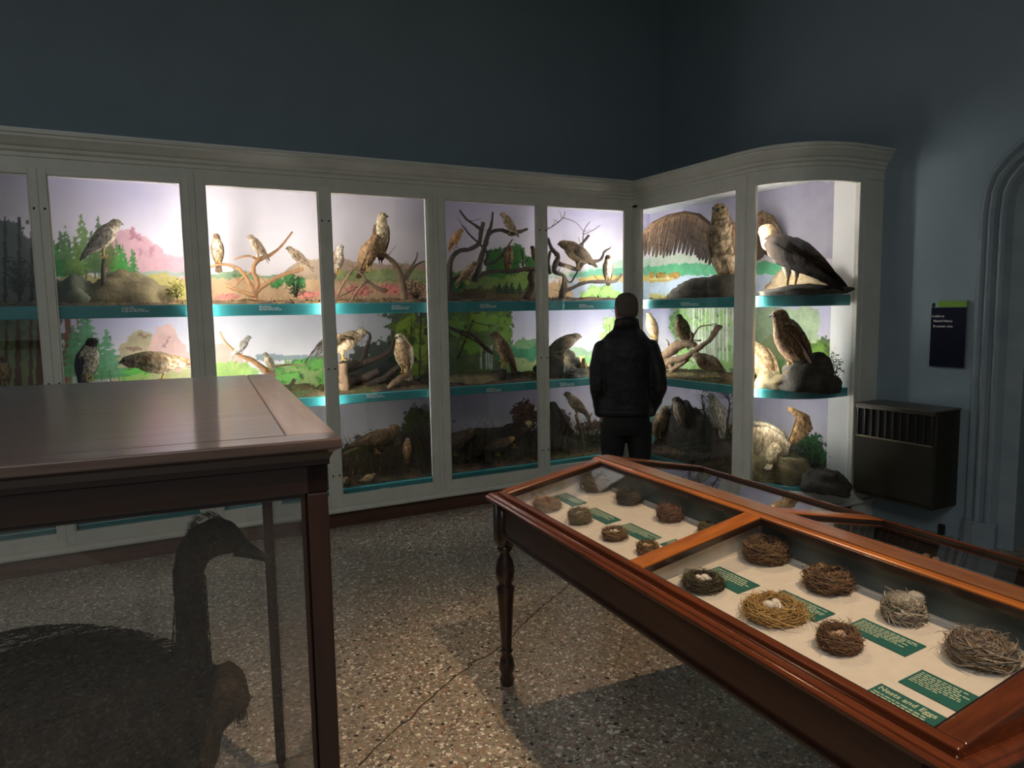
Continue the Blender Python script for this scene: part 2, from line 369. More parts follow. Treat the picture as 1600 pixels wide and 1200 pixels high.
    def build(s, parent, name='painted_backdrop', lo=-99, hi=99):
        keep = (s.S[0] >= lo) & (s.S[0] <= hi); s = _Sub(s, keep)
        V = []
        if s.wall == 'L': pos = np.stack([s.S, np.full(s.S.shape, YB), s.Z], -1)
        else: pos = np.stack([np.full(s.S.shape, XB), s.S, s.Z], -1)
        me = bpy.data.meshes.new(name); nv = s.ns * s.nz; me.vertices.add(nv)
        q = pos.reshape(-1, 3) - np.array(parent['_loc'])
        me.vertices.foreach_set('co', q.ravel())
        idx = np.arange(nv).reshape(s.nz, s.ns); a = idx[:-1, :-1].ravel(); b = idx[:-1, 1:].ravel(); c = idx[1:, 1:].ravel(); d = idx[1:, :-1].ravel()
        quads = np.stack([a, b, c, d], 1) if s.wall == 'L' else np.stack([a, d, c, b], 1)
        nf = len(quads); me.loops.add(nf * 4); me.polygons.add(nf)
        me.loops.foreach_set('vertex_index', quads.ravel().astype(np.int32)); me.polygons.foreach_set('loop_start', np.arange(0, nf * 4, 4, dtype=np.int32))
        me.update(calc_edges=True)
        ca = me.color_attributes.new('Col', 'FLOAT_COLOR', 'POINT')
        ca.data.foreach_set('color', np.concatenate([np.clip(s.C.reshape(-1, 3), 0, 1), np.ones((nv, 1))], 1).ravel())
        me.materials.append(MURAL); o = bpy.data.objects.new(name, me); COL.objects.link(o); o.parent = parent
        o['_loc'] = list(parent['_loc']); o['_rz'] = 0.0
        return o
MURAL = M('watercolour_mural', (1, 1, 1), (.93, .92, .93), scale=5, rough=.75, vcol=True, spec=.2)
# ================================================================== left display cabinet
CL = thing('display_cabinet', 'long white built-in glass-fronted display cabinet of stuffed raptors along the left wall', 'display cabinet', (1.3, 5.6, 0))
CR = thing('display_cabinet', 'white corner display cabinet with a curved glass end beside the wall heater', 'display cabinet', (4.6, 4.4, 0))
YF, XF = 5.42, 4.18
XL0 = -1.9
cprof = [(-.05, 2.60), (.0, 2.60), (.0, 2.672), (.008, 2.676), (.008, 2.700), (.022, 2.712), (.024, 2.73), (.040, 2.742), (.058, 2.770), (.070, 2.786), (.070, 2.80), (.08, 2.806), (.08, 2.824), (-.05, 2.824)]
g = G(); g.sweep(cprof, [(XL0, YF), (XF, YF)], [(0, -1), (-1, -1)]); g.build('cornice', whitem, parent=CL)
g = G(); g.box((XL0, YF + .03, .0), (XF + .06, YF + .08, .128)); g.build('plinth', plinthm, parent=CL)
lprof = [(-.05, .126), (.018, .126), (.022, .135), (.022, .146), (.012, .155), (0, .158), (0, .21), (-.05, .21)]
g = G(); g.sweep(lprof, [(XL0, YF), (XF, YF)], [(0, -1), (-1, -1)]); g.build('bottom_rail', whitem, parent=CL)
g = G(); g.box((XL0, YF - .03 + .03, 2.824), (XF, 6.14, 2.85)); g.box((XL0, YF + .04, 2.66), (XB, 6.08, 2.68)); g.box((XF + .05, YF, 2.66), (XB + .02, YF + .04, 2.68)); g.build('cabinet_ceiling', innerm, parent=CL)
panesL = [(-1.29, -.518), (-.42, .351), (.5, 1.276), (1.366, 2.136), (2.29, 3.15), (3.254, 4.10)]
def door_left(x0, x1, k):
    st = .048; g = G(); y0, y1 = YF - .004, YF + .032
    z0, z1, zb, zt = .26, 2.57, .17, 2.615
    g.box((x0 - st, y0, zb), (x0, y1, zt)); g.box((x1, y0, zb), (x1 + st, y1, zt)); g.box((x0, y0, zb), (x1, y1, z0)); g.box((x0, y0, z1), (x1, y1, zt))
    g.box((x0, y0 + .012, z0), (x0 + .008, y1, z1)); g.box((x1 - .008, y0 + .012, z0), (x1, y1, z1))      # inner beads
    d = g.build('door', whitem, parent=CL); bevel(d, .003, 2)
    g = G(); g.box((x0 + .001, YF + .020, z0), (x1 - .001, YF + .024, z1)); gp = g.build('glass_pane', glassm, parent=CL); reparent(gp, d)
    xk = x0 - .02 if k % 2 else x1 + .02
    for z in (.42, 1.25, 2.36):
        g = G(); g.lathe((xk, y0 - .001, z), [(.0001, -.006), (.006, -.006), (.006, .0), (.006, .006), (.0001, .006)], 8)
        lk = g.build('keyhole', blackm, parent=CL); reparent(lk, d)
    return d
def reparent(o, p): o.parent = p
for k, (a, b) in enumerate(panesL): door_left(a, b, k)
for a, b in ((.35, .5), (2.136, 2.29), (-.52, -.42), (1.276, 1.366), (3.15, 3.254)):
    w = .03 if b - a > .12 else .004; c = (a + b) / 2; g = G(); g.box((c - w, YF + .002, .2), (c + w, YF + .06, 2.62)); 
    if w > .01: g.box((c - .010, YF - .008, .2), (c + .010, YF + .01, 2.66), .004)
    g.build('post', whitem, parent=CL)
g = G(); g.box((2.15, YF + .04, .3), (2.165, YF + .098, 2.64)); g.build('divider_fin', innerm, parent=CL)
g = G(); g.box((4.148, YF - .001, .2), (XF, YF + .05, 2.62)); g.build('corner_post', whitem, parent=CL)
for nm, z0, z1, ys in (('upper_shelf', 1.665, 1.75, 5.52), ('middle_shelf', .96, 1.03, 5.52), ('lower_deck', .17, .285, 5.50)):
    g = G(); xe = XF + (ys - YF); g.prism([(XL0, ys, z0), (xe, ys, z0), (xe, 5.42, z0), (XB, 5.42, z0), (XB, YB, z0), (XL0, YB, z0)], (0, 0, z1 - z0)); o = g.build(nm, tealm, parent=CL); bevel(o, .006, 2)
# captions on shelf edges
captm = M('white_caption_print', (.85, .88, .86), rough=.6)
def caption(parent, wall, x, y, dep, w=.14, rows=3, seed=1):
    rs = random.Random(seed); g = G(); p = W(wall, x, y, dep)
    for r in range(rows):
        s = 0; z = p[2] - r * .012
        while s < w * (1 if r else .5):
            l = rs.uniform(.008, .03)
            if wall == 'L': g.box((p[0] + s, dep - .0022, z - .0028), (p[0] + s + l, dep + .001, z + .0028))
            else: g.box((dep - .0022, p[1] - s - l, z - .0028), (dep + .001, p[1] - s, z + .0028))
            s += l + .006
    g.build('caption', captm, parent=parent)
for i, (x, y) in enumerate(((405, 479), (190, 481), (612, 478), (750, 476), (905, 476))): caption(CL, 'L', x, y, 5.52, seed=i)
for i, (x, y) in enumerate(((572, 617), (875, 599), (760, 608))): caption(CL, 'L', x, y, 5.52, seed=9 + i)
for i, (x, y) in enumerate(((594, 764), (720, 748))): caption(CL, 'L', x, y, 5.50, rows=2, seed=19 + i)
def tube_lamp(parent, x, y, z0=.85, z1=2.5, r=.011, power=130.0):
    TUBE = emit('fluorescent_tube_glow', (1.0, .955, .93), power); g = G(); g.lathe((x, y, 0), [(r, z0), (r, z1)], 10); o = g.build('fluorescent_tube', TUBE, parent=parent, smooth=False)
    for pr in ([(.0001, z0 - .03), (r + .004, z0 - .03), (r + .004, z0)], [(r + .004, z1), (r + .004, z1 + .03), (.0001, z1 + .03)]):
        g = G(); g.lathe((x, y, 0), pr, 10); c = g.build('tube_cap', innerm, parent=parent); c.parent = o
tube_lamp(CL, .437, 5.487, power=88.0); tube_lamp(CL, 1.321, 5.482, power=46.0, r=.009); g = G(); g.box((.396, YF + .05, .3), (.402, YF + .081, 2.64)); g.build('lamp_shield', innerm, parent=CL)  # second tube, behind the narrow stile, is added to even the pane brightness
tube_lamp(CL, 4.205, 5.488, power=90.0)

# ------------------------------------------------------------------ murals, left
def mural_rows(wall, s0, s1, parent):
    out = []
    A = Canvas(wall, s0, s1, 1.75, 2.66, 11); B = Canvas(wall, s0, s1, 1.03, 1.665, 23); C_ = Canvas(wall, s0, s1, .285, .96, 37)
    if wall == 'L':
        P, F, K, T = A.P, A.F, A.K, A.T
        P([(-120, 330), (30, 350), (62, 380), (75, 480), (-120, 480)], (46, 58, 40), .9, .05, .5)
        for x in (-20, 8, 30, 50): K(x, 470, x, 340, 6, (40, 34, 30))
        P([(150, 400), (178, 366), (203, 355), (212, 362), (235, 376), (262, 396), (292, 404), (300, 480), (150, 480)], (204, 158, 168), .9, .012)
        P([(203, 357), (212, 364), (222, 380), (205, 372), (200, 380)], (168, 116, 128), .8, .02)
        P([(232, 380), (240, 384), (236, 400)], (176, 126, 138), .7, .02); P([(215, 388), (220, 392), (216, 410)], (176, 126, 138), .7, .02)
        P([(150, 424), (300, 424), (300, 430), (150, 434)], (150, 176, 160), .9, .01)
        P([(60, 440), (120, 428), (230, 430), (300, 434), (300, 480), (60, 480)], (178, 170, 96), .9, .03, .3)
        for x, t, b in ((82, 352, 440), (100, 358, 440), (109, 352, 442), (134, 330, 436), (160, 336, 430), (90, 372, 440), (122, 366, 438), (176, 366, 440), (187, 372, 440), (195, 380, 438), (210, 386, 440), (148, 356, 436)):
            T(x, t, b, (58 + x % 3 * 22, 112 + x % 4 * 12, 62), .26)
        P([(300, 424), (340, 428), (370, 420), (410, 431), (450, 428), (520, 430), (520, 480), (300, 480)], (128, 160, 118), .9, .01)
        P([(300, 436), (360, 435), (440, 434), (700, 438), (700, 480), (300, 480)], (216, 180, 140), .95, .015, .25)
        P([(440, 428), (462, 410), (482, 404), (505, 402), (520, 402), (545, 406), (560, 412), (600, 412), (640, 412), (672, 409), (690, 412), (690, 428), (600, 432), (440, 436)], (186, 160, 132), .9, .01)
        P([(520, 424), (600, 420), (690, 422), (690, 440), (520, 440)], (150, 172, 104), .85, .02, .35)
        for q in ((438, 440, 9, 7), (452, 436, 12, 10), (466, 442, 12, 10), (430, 446, 8, 5), (548, 428, 5, 4), (372, 431, 8, 3)): F(*q, (66, 120, 66), .8)
        for q in ((480, 460, 26, 9), (560, 454, 30, 10), (610, 452, 30, 10), (520, 462, 20, 7), (350, 464, 26, 6), (640, 462, 16, 6)): F(*q, (200, 124, 116), .42, 34)
        P([(690, 422), (850, 424), (850, 480), (690, 480)], (110, 140, 52), .95, .02, .3)
        P([(690, 450), (850, 452), (850, 480), (690, 480)], (96, 74, 50), .9, .03, .4)
        for q in ((785, 412, 34, 24), (808, 396, 16, 16), (776, 400, 16, 14), (830, 412, 14, 12), (712, 446, 14, 12)): F(*q, (50, 92, 44), .72)
        for x in (780, 792, 800, 812, 826): T(x, 440, 462, (34, 62, 44), .5)
        P([(850, 424), (905, 424), (930, 414), (975, 406), (1030, 402), (1030, 425), (850, 436)], (176, 204, 182), .85, .01)
        P([(890, 428), (920, 422), (950, 420), (1030, 414), (1030, 432), (890, 434)], (104, 178, 148), .9, .012)
        P([(900, 436), (930, 430), (1030, 430), (1030, 442), (905, 442)], (214, 184, 96), .9, .01)
        P([(850, 442), (1030, 440), (1030, 480), (850, 480)], (188, 206, 222), .95, .01)
        for q in ((930, 458, 14, 12), (950, 456, 12, 12), (962, 464, 16, 10), (915, 464, 12, 8)): F(*q, (150, 196, 110), .8)
        P([(850, 440), (880, 436), (890, 450), (900, 480), (850, 480)], (214, 170, 100), .8, .03, .3)
        # middle row
        P, F, K, T = B.P, B.F, B.K, B.T
        P([(-120, 490), (62, 490), (98, 490), (98, 620), (-120, 620)], (88, 104, 52), .92, .03, .6)
        for x, w in ((-30, 9), (10, 7), (28, 11), (48, 7), (62, 12), (90, 7)): K(x, 620, x, 486, w, (84, 56, 44))
        P([(172, 620), (186, 548), (200, 526), (212, 517), (228, 516), (236, 518), (240, 620)], (184, 170, 130), .92, .012)
        P([(228, 560), (238, 526), (246, 512), (254, 505), (266, 505), (274, 516), (278, 528), (290, 540), (300, 560), (300, 620), (228, 620)], (224, 182, 172), .92, .012)
        P([(196, 544), (214, 542), (222, 550), (205, 550)], (130, 92, 88), .7, .02); P([(216, 524), (236, 520), (222, 530)], (140, 110, 96), .7, .02); P([(255, 535), (262, 530), (258, 542)], (150, 108, 110), .7, .02)
        F(212, 584, 30, 12, (84, 150, 66), .85); P([(196, 586), (300, 576), (300, 620), (196, 620)], (178, 200, 120), .7, .02)
        for x, w in ((93, 6), (106, 14), (136, 3.4), (121, 3)): K(x, 620, x, 486, w, (140, 94, 76))
        for x, t, b in ((121, 505, 600), (137, 478, 560), (158, 528, 600), (172, 512, 600)): T(x, t, b, (98, 158, 112), .36)
        P([(100, 560), (130, 556), (170, 580), (170, 620), (100, 620)], (90, 140, 84), .5, .04, .4)
        P([(330, 540), (350, 538), (368, 548), (384, 566), (392, 590), (330, 590)], (206, 188, 168), .9, .012)
        P([(330, 566), (350, 570), (380, 566), (400, 575), (400, 620), (330, 620)], (168, 206, 110), .9, .03, .3)
        P([(400, 554), (520, 556), (520, 564), (400, 564)], (138, 156, 158), .9, .008)
        P([(420, 575), (460, 566), (500, 562), (530, 566), (530, 640), (420, 640)], (128, 160, 80), .9, .04, .4)
        for q in ((470, 568, 22, 8), (495, 568, 22, 11), (425, 578, 20, 6), (515, 590, 20, 16), (450, 590, 30, 10)): F(*q, (90, 142, 70), .75)
        P([(530, 560), (560, 545), (600, 530), (640, 520), (700, 500), (700, 620), (530, 620)], (56, 62, 42), .9, .06, .5)
        P([(600, 480), (690, 480), (690, 620), (620, 620), (612, 540)], (66, 86, 42), .9, .06, .6)
        for q in ((640, 510, 30, 26), (660, 545, 24, 30), (650, 575, 20, 16), (628, 530, 16, 20)): F(*q, (118, 136, 48), .55)
        for x, y, w in ((655, 490, 4), (640, 500, 3), (668, 490, 4)): K(x, 600, x + 3, y, w, (92, 70, 50))
        P([(690, 480), (795, 480), (800, 510), (795, 540), (800, 620), (690, 620)], (78, 96, 42), .95, .05, .5)
        for q in ((780, 505, 24, 22), (750, 500, 30, 20), (715, 510, 24, 22), (790, 520, 14, 16), (740, 540, 24, 16)): F(*q, (94, 122, 50), .6)
        for x, w in ((752, 3), (760, 2.5), (768, 3), (764, 2)): K(x, 575, x, 540, w, (176, 182, 170))
        K(690, 505, 765, 545, 4, (60, 48, 36)); K(715, 560, 740, 500, 3, (66, 54, 40))
        P([(785, 535), (830, 529), (858, 532), (858, 560), (785, 560)], (112, 156, 96), .9, .02); P([(780, 545), (850, 540), (858, 562), (780, 566)], (56, 130, 92), .9, .03, .45)
        P([(780, 566), (858, 560), (900, 560), (900, 620), (780, 620)], (168, 184, 112), .9, .03)
        P([(858, 548), (880, 542), (905, 543), (930, 548), (932, 556), (900, 560), (858, 566)], (150, 190, 150), .9, .02)
        P([(858, 562), (930, 556), (960, 546), (1030, 546), (1030, 620), (858, 620)], (214, 214, 140), .92, .02)
        for q in ((952, 505, 13, 15), (945, 525, 10, 8), (960, 515, 12, 14)): F(*q, (158, 196, 116), .45, 40)
        K(955, 560, 952, 508, 2, (110, 96, 70)); F(918, 562, 8, 6, (120, 170, 110), .7)
        # lower row
        P, F, K, T = C_.P, C_.F, C_.K, C_.T
        P([(-120, 690), (200, 690), (360, 700), (480, 690), (480, 840), (-120, 840)], (110, 86, 58), .9, .05, .5)
        P([(480, 700), (560, 690), (620, 668), (700, 660), (700, 820), (480, 820)], (62, 62, 36), .9, .06, .6)
        P([(640, 640), (660, 630), (700, 622), (700, 700), (620, 700)], (70, 78, 44), .6, .07, .6)
        for q in ((655, 660, 30, 26), (600, 690, 30, 14), (560, 700, 30, 12)): F(*q, (72, 84, 38), .55)
        P([(690, 690), (760, 685), (820, 676), (860, 660), (860, 800), (690, 800)], (44, 46, 28), .92, .06, .6)
        for q in ((820, 650, 24, 30), (740, 680, 30, 14)): F(*q, (84, 58, 44), .5)
        P([(850, 640), (870, 650), (900, 680), (1000, 672), (1000, 780), (850, 780)], (62, 64, 44), .88, .05, .6)
        F(930, 665, 36, 12, (92, 70, 60), .5); F(870, 660, 24, 22, (56, 56, 40), .7)
    else:
        P, F, K, T = A.P, A.F, A.K, A.T
        P([(980, 412), (1010, 400), (1060, 394), (1100, 398), (1160, 406), (1260, 410), (1260, 430), (980, 430)], (186, 198, 178), .88, .012)
        P([(980, 422), (1020, 416), (1060, 411), (1110, 412), (1150, 418), (1200, 408), (1240, 414), (1250, 432), (1148, 428), (1090, 432), (980, 432)], (86, 176, 128), .92, .012)
        P([(980, 431), (1400, 429), (1400, 480), (980, 480)], (192, 208, 226), .95, .01)
        P([(980, 432), (1040, 432), (1062, 434), (1040, 440), (980, 443)], (226, 206, 138), .95, .006); P([(980, 439), (1040, 437), (1058, 436), (1040, 441), (980, 443)], (190, 160, 88), .8, .006)
        for x in (1008, 1018, 1030, 1038, 1050, 1057): F(x, 430, 5, 4 + x % 3, (150, 118, 62), .9)
        P([(980, 460), (1010, 458), (1050, 459), (1085, 464), (1085, 480), (980, 480)], (206, 190, 98), .85, .02, .4)
        for x in range(1004, 1070, 5): K(x, 470, x + random.uniform(-2, 2), random.uniform(454, 460), .8, (150, 170, 80))
        P([(1195, 446), (1230, 436), (1270, 430), (1320, 440), (1400, 450), (1400, 480), (1195, 480)], (214, 190, 142), .9, .012, .25)
        P([(1165, 280), (1310, 280), (1310, 405), (1240, 400), (1165, 395)], (150, 148, 162), .75, .03, .12)
        P, F, K, T = B.P, B.F, B.K, B.T
        F(1005, 500, 12, 14, (120, 165, 90), .6, 36)
        P([(1048, 480), (1060, 488), (1052, 520), (1060, 560), (1000, 575), (1000, 640), (1280, 640), (1280, 480)], (164, 186, 138), .85, .02, .35)
        for q in ((1060, 505, 16, 26), (1110, 500, 40, 20), (1140, 560, 24, 30), (1075, 555, 20, 18), (1100, 580, 40, 12)): F(*q, (132, 164, 104), .6)
        for x, w in ((1084, 4), (1092, 3), (1101, 2), (1108, 2), (1116, 3), (1124, 2.5), (1130, 2), (1136, 3.5), (1146, 2.5), (1097, 2), (1112, 1.5)): K(x, 562, x + random.uniform(-2, 2), 480, w, (226, 226, 216))
        P([(1180, 548), (1194, 530), (1216, 514), (1232, 506), (1250, 520), (1280, 545), (1290, 620), (1180, 620)], (150, 160, 112), .9, .02, .3)
        P([(1180, 575), (1230, 560), (1240, 620), (1180, 620)], (104, 150, 84), .8, .04, .4)
        P([(1252, 560), (1272, 535), (1290, 524), (1306, 545), (1312, 590), (1318, 640), (1252, 640)], (62, 84, 42), .92, .04, .5)
        F(1280, 560, 26, 34, (84, 112, 48), .6)
        P, F, K, T = C_.P, C_.F, C_.K, C_.T
        P([(990, 645), (1030, 647), (1060, 650), (1060, 664), (990, 664)], (112, 164, 152), .9, .01)
        P([(990, 662), (1150, 664), (1150, 800), (990, 800)], (150, 140, 84), .9, .04, .4)
        P([(1040, 690), (1150, 670), (1150, 800), (1040, 800)], (62, 50, 34), .85, .05, .5)
        P([(1170, 700), (1260, 690), (1300, 700), (1330, 730), (1340, 800), (1170, 800)], (50, 58, 40), .9, .05, .5)
        for q in ((1270, 700, 20, 24), (1292, 716, 22, 12), (1255, 690, 12, 14)): F(*q, (50, 84, 50), .8)
    for k in (A, B, C_):
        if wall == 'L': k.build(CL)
        else: k.build(CR, hi=5.4249); k.build(CL, lo=5.415)
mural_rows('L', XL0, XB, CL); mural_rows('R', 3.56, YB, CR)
# ------------------------------------------------------------------ right cabinet
RC = (4.71, 4.06); RR = .53
path = [(XF, 5.42), (XF, 5.0), (XF, 4.5), (XF, 4.06)]; nrm = [(-1, -1), (-1, 0), (-1, 0), (-1, 0)]
NA = 18
for k in range(1, NA + 1):
    a = math.pi + math.pi / 2 * k / NA; path.append((RC[0] + RR * math.cos(a), RC[1] + RR * math.sin(a))); nrm.append((math.cos(a), math.sin(a)))
path.append((5.10, 3.53)); nrm.append((0, -1))
g = G(); g.sweep(cprof, path, nrm); g.build('cornice', whitem, parent=CR)
g = G(); g.sweep([(-.08, 0), (-.03, 0), (-.03, .128), (-.08, .128)], path, nrm); g.build('plinth', plinthm, parent=CR)
g = G(); g.sweep(lprof, path, nrm); g.build('bottom_rail', whitem, parent=CR)
def polyoff(off, end=True):
    return [(p[0] + n[0] * off, p[1] + n[1] * off) for p, n in zip(path, nrm)]
g = G(); pl = polyoff(-.02) + [(5.10, YF), (XF, YF)]; pl[0] = (XF + .02, YF); pl = [(x, y) for x, y in pl]
g.prism([(x, y, 2.824) for x, y in pl], (0, 0, .026)); g2 = polyoff(-.045) + [(5.08, YF), (4.24, YF)]; g2[0] = (XF + .045, YF)
g.prism([(x, y, 2.662) for x, y in g2], (0, 0, .02)); g.build('cabinet_ceiling', innerm, parent=CR)
def shelfR(name, z0, z1, off):
    pl = polyoff(-off)[0:-1]; pl = [(max(x, XF + off), y) for x, y in pl]
    pl[0] = (XF + off, YF); pl += [(XB, pl[-1][1]), (XB, YF)]
    g = G(); g.prism([(x, y, z0) for x, y in pl], (0, 0, z1 - z0)); o = g.build(name, tealm, parent=CR); bevel(o, .006, 2)
shelfR('upper_shelf', 1.665, 1.75, .10); shelfR('middle_shelf', .96, 1.03, .10); shelfR('lower_deck', .17, .285, .08)
caption(CR, 'R', 1064, 473, XF + .10, w=.22, seed=50); caption(CR, 'R', 1080, 609, XF + .10, w=.2, seed=51)
tube_lamp(CR, 4.252, 4.04, z0=.75, power=62.0); g = G(); g.box((4.215, 4.084, .3), (4.274, 4.09, 2.64)); g.build('lamp_shield', innerm, parent=CR)
def sweepseg(z0, z1, s0, s1, o0, o1, n=14):
    """part of the curved front between path parameters"""
    P_ = []; 
    for k in range(n + 1):
        t = s0 + (s1 - s0) * k / n
        if t < 0: p = (XF, 4.06 - t); nn = (-1, 0)
        elif t < 1: a = math.pi + math.pi / 2 * t; p = (RC[0] + RR * math.cos(a), RC[1] + RR * math.sin(a)); nn = (math.cos(a), math.sin(a))
        else: p = (RC[0] + (t - 1), RC[1] - RR); nn = (0, -1)
        P_.append((p, nn))
    g = G(); g.sweep([(o0, z0), (o1, z0), (o1, z1), (o0, z1)], [p for p, _ in P_], [q for _, q in P_]); return g
def merge(gs):
    r = G()
    for q in gs:
        b = len(r.v); r.v += q.v; r.c += q.c; r.f += [tuple(b + k for k in f) for f in q.f]; r.m += q.m
    return r
# straight door
g = G(); x0, x1 = XF - .004, XF + .032
g.box((x0, 5.30, .17), (x1, 5.345, 2.615)); g.box((x0, 4.085, .17), (x1, 4.13, 2.615)); g.box((x0, 4.13, .17), (x1, 5.30, .26)); g.box((x0, 4.13, 2.57), (x1, 5.30, 2.615))
d = g.build('door', whitem, parent=CR); bevel(d, .003, 2)
g = G(); g.box((XF + .02, 4.131, .26), (XF + .024, 5.299, 2.57)); gp = g.build('glass_pane', glassm, parent=CR); gp.parent = d
g = G(); g.box((XF, 5.347, .2), (XF + .05, 5.42, 2.62)); g.build('corner_post', whitem, parent=CR)
g = merge([sweepseg(.2, 2.63, -.025, .065, -.05, .004, 3)]); g.box((XF - .010, 4.02, .2), (XF + .01, 4.055, 2.66), .004); g.build('post', whitem, parent=CR)
g = merge([sweepseg(.17, 2.615, .068, .135, -.035, .004, 3), sweepseg(.17, 2.615, 1.11, 1.16, -.035, .004, 2), sweepseg(.17, .26, .135, 1.11, -.035, .004), sweepseg(2.57, 2.615, .135, 1.11, -.035, .004)])
d = g.build('curved_door', whitem, parent=CR)
g = sweepseg(.26, 2.57, .135, 1.11, -.024, -.020, 24); gp = g.build('curved_glass_pane', glassm, parent=CR, smooth=False); gp.parent = d
g = G(); g.box((4.872, 3.533, .0), (5.0995, 3.575, 2.598)); g.box((4.885, 3.524, .215), (4.9, 3.54, 2.597)); g.build('end_panel', whitem, parent=CR)
g = G(); g.box((4.905, 3.575, .28), (4.925, 5.42, 2.66)); g.box((4.83, 3.57, .28), (4.92, 3.585, 2.66)); g.box((4.884, 3.585, .285), (4.897, 3.80, 2.66)); g.build('back_panel', innerm, parent=CR)
g = G(); g.box((XL0, 6.066, .15), (4.925, 6.09, 2.66)); g.box((4.905, 5.42, .15), (4.925, 6.066, 2.66)); g.build('back_panel', innerm, parent=CL)

g = G(); g.box((XL0 - .03, YF, 0), (XL0 - .001, 6.13, 2.824)); g.build('end_panel', whitem, parent=CL)
# ================================================================== wall heater, sign, socket
hx, hy0, hy1, hz0, hz1 = 4.80, 2.885, 3.495, .235, .935
H = thing('wall_heater', 'dark brown metal wall heater with slotted grille beside the curved cabinet end', 'heater', (5.0, 3.19, .235))
g = G(); g.box((hx + .02, hy0, hz0), (5.10, hy1, hz1 - .01), .008); g.box((hx, hy0, hz0 + .03), (hx + .022, hy1, hz1 - .245), .005); g.box((hx, hy0, hz1 - .04), (hx + .022, hy1, hz1 - .01), .004); g.build('heater_body', metalm, parent=H)
g = G(); g.box((hx - .008, hy0 - .006, hz1 - .012), (5.10, hy1 + .004, hz1), .004); g.build('heater_top', M('heater_top_enamel', (.10, .085, .06), (.07, .06, .045), rough=.35), parent=H)
g = G(); g.box((hx + .018, hy0 + .02, hz1 - .235), (hx + .026, hy1 - .02, hz1 - .045)); g.build('grille_recess', blackm, parent=H)
for k in range(11):
    y = hy0 + .02 + (hy1 - hy0 - .04) * k / 10; g = G(); g.box((hx + .001, y - .005, hz1 - .245), (hx + .02, y + .005, hz1 - .035)); g.build('grille_bar', metalm, parent=H)
g = G(); g.box((hx - .002, hy0 + .01, hz1 - .252), (hx + .004, hy1 - .01, hz1 - .243)); g.build('trim_strip', M('worn_brass_strip', (.3, .26, .17), rough=.4, metal=.6), parent=H)
navy = M('navy_sign_print', (.010, .012, .03), (.008, .010, .025), rough=.7, spec=.15)
sign = thing('wall_sign', 'dark navy museum direction sign with a lime green header on the wall', 'sign', (5.09, 2.98, 1.22))
SY0, SY1, SZ0, SZ1 = 2.868, 3.112, 1.219, 1.685
g = G(); g.box((5.078, SY0, SZ0), (5.10, SY1, SZ1)); g.build('sign_board', M('grey_sign_edge', (.25, .25, .26), rough=.5), parent=sign)
g = G(); g.box((5.075, SY0, SZ0), (5.079, SY1, SZ1 - .045)); g.build('navy_panel', navy, parent=sign)
g = G(); g.box((5.075, SY0, SZ1 - .0445), (5.079, SY1 - .045, SZ1)); g.build('green_header', M('lime_green_print', (.16, .36, .01), (.14, .32, .01), rough=.4), parent=sign)
g = G(); g.box((5.075, SY1 - .0448, SZ1 - .0445), (5.079, SY1, SZ1)); g.build('emblem_ground', M('pale_blue_print', (.25, .42, .48), rough=.4), parent=sign)
g = G(); g.prism([(5.0742, SY1 - .003, SZ1 - .043), (5.0742, SY1 - .025, SZ1 - .043), (5.0742, SY1 - .028, SZ1 - .02), (5.0742, SY1 - .015, SZ1 - .008), (5.0742, SY1 - .003, SZ1 - .02)], (.001, 0, 0)); g.build('emblem', blackm, parent=sign)
def text(body, size, mat, name, parent, mw, spacing=1.0, bold=0):
    cu_ = bpy.data.curves.new(name, 'FONT'); cu_.body = body; cu_.size = size; cu_.extrude = .0004; cu_.offset = bold; cu_.space_character = spacing
    cu_.materials.append(mat); tmp = bpy.data.objects.new(name + '_curve', cu_); COL.objects.link(tmp); bpy.context.view_layer.update()
    me = bpy.data.meshes.new_from_object(tmp.evaluated_get(bpy.context.evaluated_depsgraph_get())); bpy.data.objects.remove(tmp); bpy.data.curves.remove(cu_)
    o = bpy.data.objects.new(name, me); COL.objects.link(o); o.parent = parent
    pm = Matrix.Translation(parent['_loc']) @ Matrix.Rotation(parent['_rz'], 4, 'Z')
    o.matrix_local = pm.inverted() @ mw
    return o
def frame_m(o, x, y):   # matrix with text x along x, text up along y
    x = Vector(x).normalized(); y = Vector(y).normalized(); z = x.cross(y)
    return Matrix(((x.x, y.x, z.x, o[0]), (x.y, y.y, z.y, o[1]), (x.z, y.z, z.z, o[2]), (0, 0, 0, 1)))
signtxt = M('white_sign_lettering', (.8, .8, .74), rough=.6)
for t, dy, z in (('Leading to', .006, 1.572), ('Natural History', .018, 1.538), ('Decorative Arts', .018, 1.500)):
    text(t, .021, signtxt, 'sign_text', sign, frame_m((5.0738, SY1 - dy, z), (0, -1, 0), (0, 0, 1)), 1.0, .0006)
g = G(); g.box((5.07, 2.955, 0.0), (5.10, 2.995, .075), .004); g.build('wall_socket', blackm, label='small black socket box at the foot of the wall below the heater', cat='socket')
